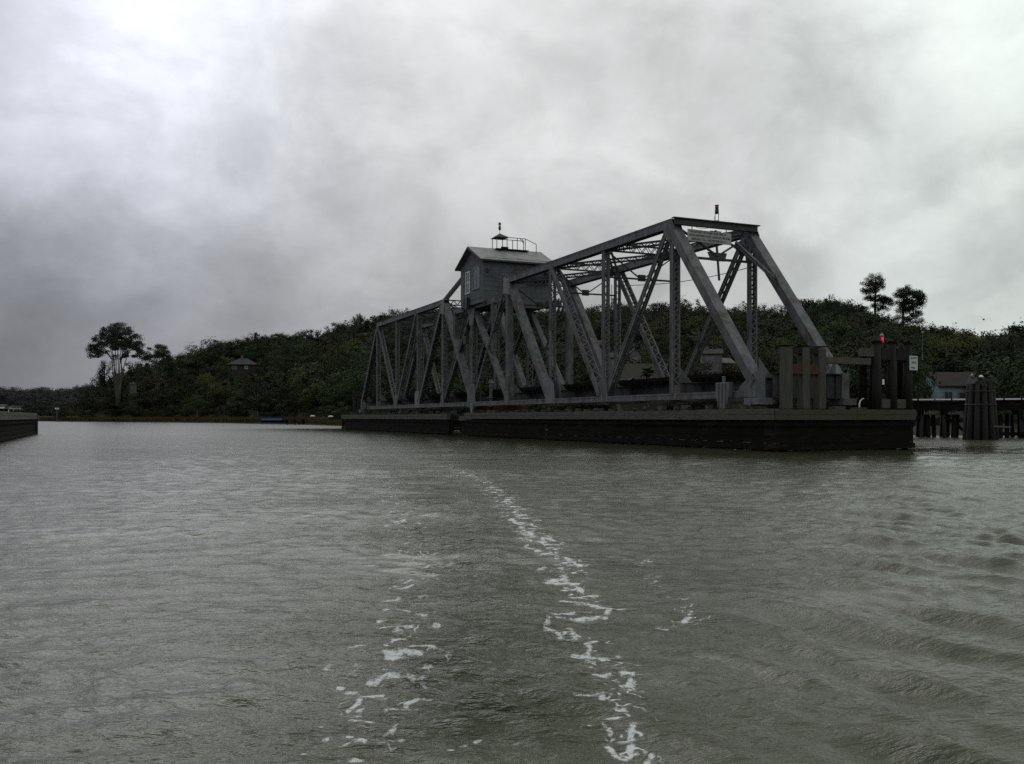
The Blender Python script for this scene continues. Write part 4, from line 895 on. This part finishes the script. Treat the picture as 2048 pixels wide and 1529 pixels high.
MB().tube([(0, 0, -1), (0, 0, 5)], .16, 8).build('post', steel, mk); MB().box((-.7, -.06, 4.4), (.7, .06, 5.0)).build('board', white, mk)

up = empty('utility_pole', gpt(1397, 210), 'faint dark utility pole on the slope behind the end panel of the bridge', 'utility pole')
MB().tube([(0, 0, 0), (0, 0, 11)], [.16, .11], 8).build('pole', wood_gr, up); MB().box((-1.1, -.06, 10.2), (1.1, .06, 10.35)).build('crossarm', wood_gr, up)
lp = empty('street_lamp', gpt(1845, 150), 'slim pale lamp post on the slope right of the notice board', 'street lamp')
MB().tube([(0, 0, -1), (0, 0, 10.5)], [.11, .08], 8).build('pole', steel, lp); MB().box((-.12, -.12, 10.4), (.22, .12, 10.7)).build('lamp_head', trim, lp)
wp = MB().tube([(0, 0, -1), (0, 0, 6.5)], .05, 6).build('white_pole', trim, None, gpt(1702, 125)); tag(wp, 'thin pale pole seen under the horizontal timber beam', 'pole')
# gull in flight
gl = smooth(MB().tube([(-.3, 0, 0), (-.12, 0, .03), (.1, 0, .04), (.26, 0, .02), (.34, 0, .0)], [.02, .08, .09, .05, .01], 8).add(
    [(.05, 0, .08), (.16, 0, .08), (.10, .45, .26), (-.02, .45, .24), (-.12, .85, .14), (-.05, -.45, .24), (.10, -.45, .26), (-.12, -.85, .14), (0, 0, .05)],
    [(0, 1, 2, 3), (3, 2, 4), (1, 0, 5, 6), (6, 5, 7)]).build('gull', gull_g, None, at(1967, 640, 95))); gl.rotation_euler = (.35, 0, .9)
tag(gl, 'lone gull flying high over the trees at the right', 'gull')

# ---------------------------------------------------------------- vegetation
rg = np.random.RandomState(42)
def clumps(n, rx, rz, lump, leaves, size, squash=.0, bottom=-.5, hollow=.55, spread=.32, rng_=rg):
    """leaf quads gathered in clumps spread through an ellipsoid crown centred on 0"""
    d_ = rng_.normal(size=(n, 3)); d_ /= np.linalg.norm(d_, axis=1)[:, None]
    d_[:, 2] = np.where(d_[:, 2] < bottom, d_[:, 2]*.3, d_[:, 2])
    r = hollow+(1-hollow)*rng_.rand(n)**.6
    c = d_*r[:, None]*np.array([rx, rx, rz])*(1+.18*rng_.normal(size=(n, 1)))
    ls = lump*(.6+.8*rng_.rand(n))
    p = np.repeat(c, leaves, 0)+np.clip(rng_.normal(size=(n*leaves, 3)), -1.7, 1.7)*np.repeat(ls, leaves)[:, None]*np.array([1, 1, .7])*spread*1.6
    return p
def leafquads(p, size, rng_=rg, nrm=None):
    n = len(p)
    nn = rng_.normal(size=(n, 3)) if nrm is None else nrm/np.maximum(np.linalg.norm(nrm, axis=1), 1e-6)[:, None]+rng_.normal(size=(n, 3))*.38
    nn /= np.linalg.norm(nn, axis=1)[:, None]
    a = np.cross(nn, rng_.normal(size=(n, 3))); a /= np.linalg.norm(a, axis=1)[:, None]
    b = np.cross(nn, a)
    s = size*(.6+.8*rng_.rand(n))[:, None]
    a = a*s*.5; b = b*s*.36
    v = np.stack([p-a-b*.5, p+b-a*.1, p+a+b*.3, p-b+a*.1], 1).reshape(-1, 3)
    return v, np.arange(n*4).reshape(n, 4)
def crown_mesh(name, mat, parts):
    V_, Q_, k = [], [], 0
    for p, size in parts:
        c_ = p.mean(0); v, q = leafquads(p, size, nrm=(p-c_)+np.array([0, 0, .8])); V_.append(v); Q_.append(q+k); k += len(v)
    return np_mesh(name, np.concatenate(V_), np.concatenate(Q_), mat)
def stuff_wood(name, trees, label=None):
    """trees: rows of x, y, z(top of trunk), rx, rz, r, g, b; one object"""
    protos = []
    for i in range(6):
        p_ = clumps(44, 1, 1, .30, 42, .2, hollow=.7); protos.append(leafquads(p_, .105, nrm=p_+np.array([0, 0, .25]))[0])
    Vs, Cs = [], []
    for t in trees:
        v = protos[rg.randint(6)]; a = rg.rand()*6.28; ca, sa = math.cos(a), math.sin(a)
        q = np.stack([(v[:, 0]*ca-v[:, 1]*sa)*t[3], (v[:, 0]*sa+v[:, 1]*ca)*t[3], v[:, 2]*t[4]], 1)+np.array(t[:3])
        Vs.append(q); Cs.append(np.tile(np.array([t[5], t[6], t[7], 1.]), (len(v), 1)))
    Vs = np.concatenate(Vs); Cs = np.concatenate(Cs)
    me = np_mesh(name, Vs, np.arange(len(Vs)).reshape(-1, 4), fo_wood)
    ca_ = me.color_attributes.new('tint', 'FLOAT_COLOR', 'POINT'); ca_.data.foreach_set('color', Cs.astype(np.float32).ravel())
    o = bpy.data.objects.new(name, me); col.objects.link(o); tag(o, label, None, None, 'stuff'); return o
pal = np.array([.86, .94, .80])*np.array([(.020, .028, .014), (.027, .038, .014), (.036, .050, .017), (.030, .030, .018), (.050, .056, .016), (.046, .038, .026), (.016, .022, .014), (.024, .036, .016)])
clear = [(1906, 136, 9), (1960, 133, 6), (1853, 137, 5), (1422, 185, 5), (1441, 192, 4), (1281, 168, 9), (1262, 150, 6), (1268, 205, 4), (1196, 260, 7), (1222, 180, 5), (487, 345, 10), (733, 372, 9), (266, 320, 7), (1010, 175, 4), (236, 318, 4), (1845, 150, 2)]
cw = [((p-CX)/F*Y, Y, r, p) for p, Y, r in clear]
def blocked(x, y, tree_h=7):
    for cx_, cy_, r, p in cw:
        if (x-cx_)**2+(y-cy_)**2 < r*r: return True
        if y < cy_ and cy_-y < 45:                        # gardens in front of a house stay open
            u = CX+F*x/y
            if abs(u-p) < r*F/cy_*.62: return 'front'
    return False
trees = []; gy = 84.
while gy < 420:
    gx = -.62*gy
    while gx < .68*gy:
        x = gx+rg.uniform(-2.6, 2.6); y = gy+rg.uniform(-2.6, 2.6); gx += 6.3
        u = CX+F*x/y
        if u < 168 or u > 2330: continue
        b0 = shore_Y(u)+(38 if u < 600 else 30)*(1 if u < 1650 else .2); r1 = ridge_Y(u)
        if y < b0-2 or y > r1+6: continue
        bl = blocked(x, y)
        if bl is True: continue
        z = gz(u, y); hgt = rg.uniform(5.5, 9.5)
        if bl == 'front':
            if y < 165: continue
            hgt = rg.uniform(1.2, 2.6) if y < 260 else rg.uniform(3.0, 4.6)
        if y < b0+8: hgt = rg.uniform(3, 6) if u < 1650 else rg.uniform(1.2, 2.4)
        if 215 < u < 340 and y < 330: hgt = min(hgt, rg.uniform(2, 4))
        rad = min(rg.uniform(2.5, 5.4), hgt*.8); k = rg.choice(len(pal), p=[.2, .18, .12, .14, .05, .08, .13, .10])
        zone = math.sin(x*.021+1.3)+math.sin(y*.034+x*.013)
        if zone > .9 and rg.rand() < .4: k = 4 if rg.rand() < .3 else 2
        if 1150 < u < 1600 and rg.rand() < .45: k = 5 if rg.rand() < .5 else 3
        c = pal[k]*rg.uniform(.62, 1.45)
        trees.append((x, y, z+hgt*.5, rad, hgt*.55, *c))
    gy += 6.3
stuff_wood('woodland', trees, 'dense mixed wood covering the hillside')
trees = []
for Y in (640, 690, 740, 790, 840, 885, 905):
    for p in np.arange(-120, 330, 9.5 if Y < 800 else 7):
        p += rg.uniform(-4, 4)
        if Y < 700 and p < 48: continue
        z = fgz(p, Y); c = np.array([(.030, .036, .030), (.038, .040, .034), (.046, .044, .040), (.028, .034, .030)][rg.randint(4)])  # greyed tints: distance haze is put into the leaf colour
        h_ = rg.uniform(8, 13); trees.append(((p-CX)/F*Y, Y, z+h_*.45, rg.uniform(6, 9), h_*.55, *c))
stuff_wood('distant_woodland', trees, 'hazy far wood on the low ridge across the bay')
# scrub and reeds along the marsh edge
n = 52000; u = rg.uniform(60, 760, n)**1.0; rs = shore_Y(u); y = rs+1.5+rg.rand(n)**1.3*np.where(u < 600, 38, 26)
x = (u-CX)/F*y; z = ground(u, y)
hgt = rg.uniform(.45, 1.05, n)*np.where(u < 620, 1.15, .6); a = rg.uniform(0, 3.14, n); wd = rg.uniform(.10, .3, n); lx = rg.normal(size=n)*.15
dx_, dy_ = np.cos(a)*wd, np.sin(a)*wd
V = np.stack([np.stack([x-dx_, y-dy_, z-.2], 1), np.stack([x+dx_, y+dy_, z-.2], 1), np.stack([x+dx_*.5+lx, y+dy_*.5, z+hgt], 1), np.stack([x-dx_*.5+lx, y-dy_*.5, z+hgt*.9], 1)], 1).reshape(-1, 3)
o = bpy.data.objects.new('marsh_grass', np_mesh('marsh_grass', V, np.arange(len(V)).reshape(-1, 4), reed)); col.objects.link(o); tag(o, 'brown marsh grass along the far shore', kind='stuff')

# kinds of single trees; each mesh is shared by its copies
def trunk_mb(h, r, bend=.3, forks=3, ch=.5, rng_=random.Random(1)):
    m = MB(); m.tube([(0, 0, -1.5), (0, 0, h*.3), (bend*.4, 0, h*.62), (bend, .1, h*.9)], [r*1.2, r, r*.7, r*.3], 8)
    for k in range(forks):
        a = k/forks*6.28+rng_.random(); z = h*rng_.uniform(.35, .6); l = h*.33
        m.tube([(bend*.2, 0, z), (math.cos(a)*l*.5, math.sin(a)*l*.5, z+l*.45), (math.cos(a)*l*.9, math.sin(a)*l*.9, z+l)], [r*.5, r*.33, r*.12], 6)
    return m
KIND = {}
def kind(name, tm, tmat, cm): KIND[name] = (tm, tmat, cm)
def make_tree(name, tmb, tmat, cmesh, label, group, loc, sc_=1, rz=0, proto=[{}]):
    key = (name, cmesh.name)
    o = empty(name, loc, label, 'tree', group, rz); o.scale = (sc_, sc_, sc_) if not hasattr(sc_, '__len__') else sc_
    if key not in proto[0]:
        t = smooth(tmb.build('trunk', tmat, o)); proto[0][key] = t.data
    else:
        t = bpy.data.objects.new('trunk', proto[0][key]); col.objects.link(t); t.parent = o
    c = bpy.data.objects.new('crown', cmesh); col.objects.link(c); c.parent = o
    return o
tk = trunk_mb(7, .28); tks = trunk_mb(8, .2, .2, 2)
def broad(mat, h=8.5, r=4.0, n=60, lv=60, size=.27):
    p = clumps(n, r, h*.36, 1.35, lv, size); p[:, 2] += h*.62; return crown_mesh('crown', mat, [(p, size)])
def coni(mat, h=10, r=2.2):
    ps = []
    for k in range(16):
        f = k/15; rr_ = r*(1-f)**.8*rg.uniform(.85, 1.2)+.25; q = clumps(9, rr_, .5, .5, 34, .3, hollow=.6); q[:, 2] += h*(.2+.78*f); ps.append((q, .24))
    return crown_mesh('crown', mat, ps)
cr_green = [broad(fo_green), broad(fo_green, 8, 4.4)]; cr_dark = [broad(fo_dark, 8.5, 3.9, 70, 28), broad(fo_dark, 7.5, 4.6, 70, 28)]
cr_yel = [broad(fo_yel, 7, 4)]; cr_bare = [broad(fo_bare, 7.5, 3.4, 60, 14, .22)]; cr_con = [coni(fo_dark), coni(fo_green, 9, 2)]
kinds = {'dark': ('oak_tree', cr_dark, tk, bark), 'green': ('broadleaf_tree', cr_green, tk, bark), 'bare': ('bare_tree', cr_bare, tk, bark), 'con': ('conifer_tree', cr_con, tks, bark), 'yel': ('broadleaf_tree', cr_yel, tk, bark)}
desc = {'dark': 'rounded dark evergreen oak', 'green': 'bushy mid-green tree', 'bare': 'nearly bare brown-twigged tree', 'con': 'narrow pointed dark conifer', 'yel': 'yellow-green leafy tree'}
rt = random.Random(9)
def ridge(u0, u1, step, choices, where, size=(.65, 1.3)):
    u = u0
    while u < u1:
        k = rt.choice(choices); nm, cms, tb, tm_ = kinds[k]; Y = float(ridge_Y(u))-rt.uniform(-2, 12); s = rt.uniform(*size)
        z = HC+(HY-float(sky_y(u))+rt.uniform(-7, 4))/F*Y - 8.7*s*(1.12 if k == 'con' else 1)
        p = Vector(((u-CX)/F*Y, Y, min(z, gz(u, Y)+2.5)))
        make_tree(nm, tb, tm_, rt.choice(cms), desc[k]+' '+where, desc[k]+'s '+where, p, s, rt.uniform(0, 6.28))
        u += step*rt.uniform(.7, 1.35)
ridge(178, 232, 22, ['dark'], 'on the bank left of the tall gum tree', (.6, .9))
ridge(335, 560, 22, ['green', 'green', 'con', 'yel'], 'on the rising skyline of the left hill')
ridge(560, 745, 24, ['dark', 'dark', 'green', 'con'], 'on the skyline just left of the bridge')
ridge(750, 1130, 30, ['dark', 'green'], 'on the skyline behind the far half of the bridge')
ridge(1130, 1440, 27, ['dark', 'dark', 'bare'], 'on the skyline behind the near half of the bridge')
ridge(1445, 1600, 22, ['bare', 'bare', 'bare', 'green'], 'on the skyline behind the end panel', (.7, .95))
ridge(1605, 1745, 24, ['green', 'con', 'green'], 'on the skyline left of the two tall pines')
ridge(1835, 1960, 26, ['dark'], 'on the skyline right of the two tall pines', (.85, 1.1))
ridge(1965, 2010, 18, ['bare'], 'in the dip of the skyline near the right edge', (.6, .8))
ridge(2012, 2110, 24, ['dark', 'con'], 'on the rise at the right edge', (.9, 1.2))
spots = [(440, 300, 'yel', 'low on the left hillside, beside the slate-roofed house', 1.0, 5), (415, 330, 'yel', 'uphill and left of the slate-roofed house', 1.1, 1), (395, 285, 'green', 'above the marsh below the left hill', 1.1, 0), (560, 320, 'green', 'right of the slate-roofed house', 1.2, 1),
         (640, 290, 'yel', 'half way up the hill left of the bridge', .9, 0), (705, 300, 'yel', 'below the brown hilltop house', 1.05, 1), (600, 245, 'dark', 'behind the jetty', 1.0, 0), (520, 275, 'dark', 'on the lower slope above the blue boat', 1.1, 0),
         (1500, 190, 'yel', 'behind the end panel, right of the white two-storey house', .9, 0), (1570, 180, 'green', 'on the slope behind the bleached posts', 1.2, 0), (1690, 170, 'yel', 'on the slope behind the horizontal beam', 1.0, 0), (1650, 165, 'dark', 'behind the far end post of the bridge', 1.2, 0),
         (1870, 185, 'yel', 'on the slope above the teal cottage', 1.2, 0), (1925, 190, 'yel', 'uphill to the right of the teal cottage', 1.25, 0), (1990, 160, 'dark', 'right of the teal cottage, behind the dolphin', 1.25, 0), (2035, 150, 'dark', 'at the right edge above the trestle', 1.3, 0),
         (1835, 150, 'green', 'left of the teal cottage', .7, 0), (1365, 165, 'dark', 'between the tan-roofed and white houses', .9, 0), (1330, 190, 'green', 'above the tan roof', 1.1, 0), (120, 332, 'dark', 'low on the point left of the tall gum tree', .55, -1), (150, 335, 'green', 'at the foot of the point below the tall gum tree', .6, -1)]
for u, Y, k, wh_, s, dz in spots:
    nm, cms, tb, tm_ = kinds[k]; p = gpt(u, Y)+Vector((0, 0, dz*.5)); make_tree(nm, tb, tm_, cms[0], desc[k]+' '+wh_, None, p, s, rt.uniform(0, 6))
# the tall gum tree: many pale stems fanning up to a domed umbrella crown
def gum(label, px, Y, base_y, H_, Wc, nst, cmat, seed, cover=1.0, low=.42, leaf=.42, slim=1.0):
    rr_ = random.Random(seed); rn = np.random.RandomState(seed); base = at(px, base_y, Y)
    o = empty('gum_tree', base, label, 'tree'); m = MB(); tips = []
    for k in range(nst):
        a = k/nst*6.28+rr_.uniform(-.2, .2); rad = Wc*.5*rr_.uniform(.25, .62); zz_ = H_*rr_.uniform(.62, .78)
        x0_, y0_ = math.cos(a)*.8, math.sin(a)*.5
        pts_ = [(x0_*.5, y0_*.5, -2), (x0_, y0_, H_*.16), (x0_*2.1, y0_*2, H_*.36)]
        w1 = rr_.uniform(-.5, .5); pts_ += [(math.cos(a)*rad*.45+w1, math.sin(a)*rad*.45, H_*.52), (math.cos(a)*rad*.8, math.sin(a)*rad*.8+w1, H_*.66), (math.cos(a)*rad, math.sin(a)*rad, zz_)]
        m.tube(pts_, [.30*slim, .22*slim, .16*slim, .13*slim, .10*slim, .05], 7)
        for j in range(5):
            q = Vector(pts_[rr_.choice([3, 4, 4, 5])]); b_ = a+rr_.uniform(-1.3, 1.3); l = Wc*rr_.uniform(.10, .22)
            t2 = q+Vector((math.cos(b_)*l, math.sin(b_)*l, l*rr_.uniform(.5, 1.1))); m.tube([q, q.lerp(t2, .5)+Vector((0, 0, -.2)), t2], [.10*slim, .07, .03], 5); tips.append(t2)
    smooth(m.build('trunk', bark_pale, o))
    # dome of separate leaf masses: a top shell thicker at the middle
    ps = []; n_ = int(135*cover)
    for k in range(n_):
        a = rn.rand()*6.28; f = rn.rand()**.55; r = f*Wc*.5
        ztop = H_*(1-.36*f**2.3); zlow = H_*(.70-.10*f*0)-H_*.02
        z = zlow+(ztop-zlow)*(1-rn.rand()**1.5*.95) if f < .8 else ztop-H_*.10*rn.rand()-.3
        c = np.array([math.cos(a)*r, math.sin(a)*r, z]); s = rn.uniform(.62, 1.15)
        ps.append(c+np.clip(rn.normal(size=(120, 3)), -1.6, 1.6)*s*np.array([.66, .66, .40]))
    c = bpy.data.objects.new('crown', crown_mesh('crown', cmat, [(np.concatenate(ps), leaf)])); col.objects.link(c); c.parent = o
    return o
gum('tall gum tree with a broad domed crown on bare pale stems on the left point', 236, 312, 800, 25.8, 18.6, 9, fo_gum, 4, 1.55, leaf=.34)
gum('smaller thin-crowned gum tree right of the tall gum tree', 315, 330, 780, 16.8, 10.0, 5, fo_gum, 8, .46, leaf=.32, slim=.55)
# dark upright cypress and ivy-clad limb beside the gum
q = []
for k in range(26):
    f = k/25; c = np.array([math.sin(f*9)*.5, 0, 1+8.6*f]); q.append(c+rg.normal(size=(60, 3))*np.array([.75, .75, .5])*(1.15-.5*f))
make_tree('cypress_tree', tks, bark, crown_mesh('crown', fo_dark, [(np.concatenate(q), .4)]), 'dark columnar cypress immediately left of the tall gum trunk', None, at(204, 782, 312), (1, 1, 1))
q = []
for k in range(10): q.append(np.array([k*.34, 0, 1+k*.62])+rg.normal(size=(50, 3))*.5)
make_tree('shrub', tks, bark, crown_mesh('crown', fo_dark, [(np.concatenate(q), .35)]), 'dark leaning ivy-covered limb between the cypress and the tall gum tree', None, at(209, 762, 313), (1, 1, 1))
hd = bpy.data.objects.new('hedge', crown_mesh('hedge', hedge_or, [(rg.normal(size=(900, 3))*np.array([2.4, .6, .3]), .3)])); hd.location = at(313, 762, 306); col.objects.link(hd); tag(hd, 'low rusty orange hedge on the slope right of the tall gum tree', 'hedge')
# two pines on the right skyline: tiered, ragged crowns
def pine(label, px, Y, base_y, top_y, lumps, seed):
    rn = np.random.RandomState(seed); base = at(px, base_y, Y); k_ = Y/F; o = empty('pine_tree', base, label, 'tree'); m = MB(); Ht = (base_y-top_y)*k_
    m.tube([(0, 0, -3), (0, 0, Ht*.4), (.3, 0, Ht*.7), (.2, 0, Ht*.94)], [.42, .34, .24, .08], 8); ps = []
    for (lx_, ly_, rw_, rh_) in lumps:
        cx_, cz_ = (lx_-px)*k_, (base_y-ly_)*k_; rx_, rz_ = rw_*k_, rh_*k_
        m.tube([(0, 0, max(0, cz_-rz_*1.4)), (cx_*.6, 0, cz_-rz_*.5), (cx_, 0, cz_)], [.16, .11, .05], 5)
        rx_ *= 1.12; rz_ *= 1.12
        for j in range(max(8, int(rx_*rz_*8.5))):
            d_ = rn.normal(size=3); d_ /= np.linalg.norm(d_); c = np.array([cx_, 0, cz_])+d_*np.array([rx_, rx_, rz_])*(.45+.55*rn.rand())
            ps.append(c+np.clip(rn.normal(size=(70, 3)), -1.6, 1.6)*np.array([.50, .50, .32]))
    smooth(m.build('trunk', bark, o)); c = bpy.data.objects.new('crown', crown_mesh('crown', fo_pine, [(np.concatenate(ps), .28)])); col.objects.link(c); c.parent = o
pine('taller left pine with a rounded ragged crown on the right skyline', 1750, 290, 640, 543, [(1750, 560, 17, 11), (1748, 573, 22, 8), (1731, 567, 7, 4), (1742, 584, 16, 4), (1728, 582, 6, 3), (1753, 597, 24, 6), (1768, 602, 16, 6), (1740, 597, 10, 3), (1778, 608, 10, 4), (1752, 612, 12, 4), (1764, 618, 16, 5)], 3)
pine('shorter right pine with a dense leaning crown on the right skyline', 1806, 285, 665, 570, [(1812, 583, 17, 10), (1822, 594, 22, 12), (1838, 590, 11, 9), (1797, 590, 10, 5), (1843, 604, 8, 12), (1822, 612, 22, 10), (1800, 606, 12, 4), (1806, 622, 14, 6), (1832, 628, 14, 7), (1838, 643, 8, 6), (1818, 640, 14, 7), (1800, 634, 10, 4)], 5)
# fan palm between the houses
pm = empty('palm_tree', gpt(1296, 160), 'fan palm standing between the large tan house and the bridge post', 'tree')
smooth(MB().tube([(0, 0, -1), (.1, 0, 4), (0, 0, 8.6)], [.24, .19, .17], 10).build('trunk', bark, pm)); m = MB()
for k in range(34):
    a = k*2.4; e = rt.uniform(-.5, 1.2); l = rt.uniform(1.3, 1.8); d_ = Vector((math.cos(a)*math.cos(e), math.sin(a)*math.cos(e), math.sin(e))); s_ = Vector((-math.sin(a), math.cos(a), 0)); c = Vector((0, 0, 8.7))
    m.add([c, c+d_*l*.6+s_*.35, c+d_*l+Vector((0, 0, -.35)), c+d_*l*.6-s_*.35], [(0, 1, 2, 3)])
m.build('crown', fo_palm, pm)

# ---------------------------------------------------------------- render settings
sc.render.engine = 'CYCLES'
sc.cycles.use_denoising = False
sc.cycles.max_bounces = 5; sc.cycles.diffuse_bounces = 2; sc.cycles.glossy_bounces = 3; sc.cycles.transmission_bounces = 1
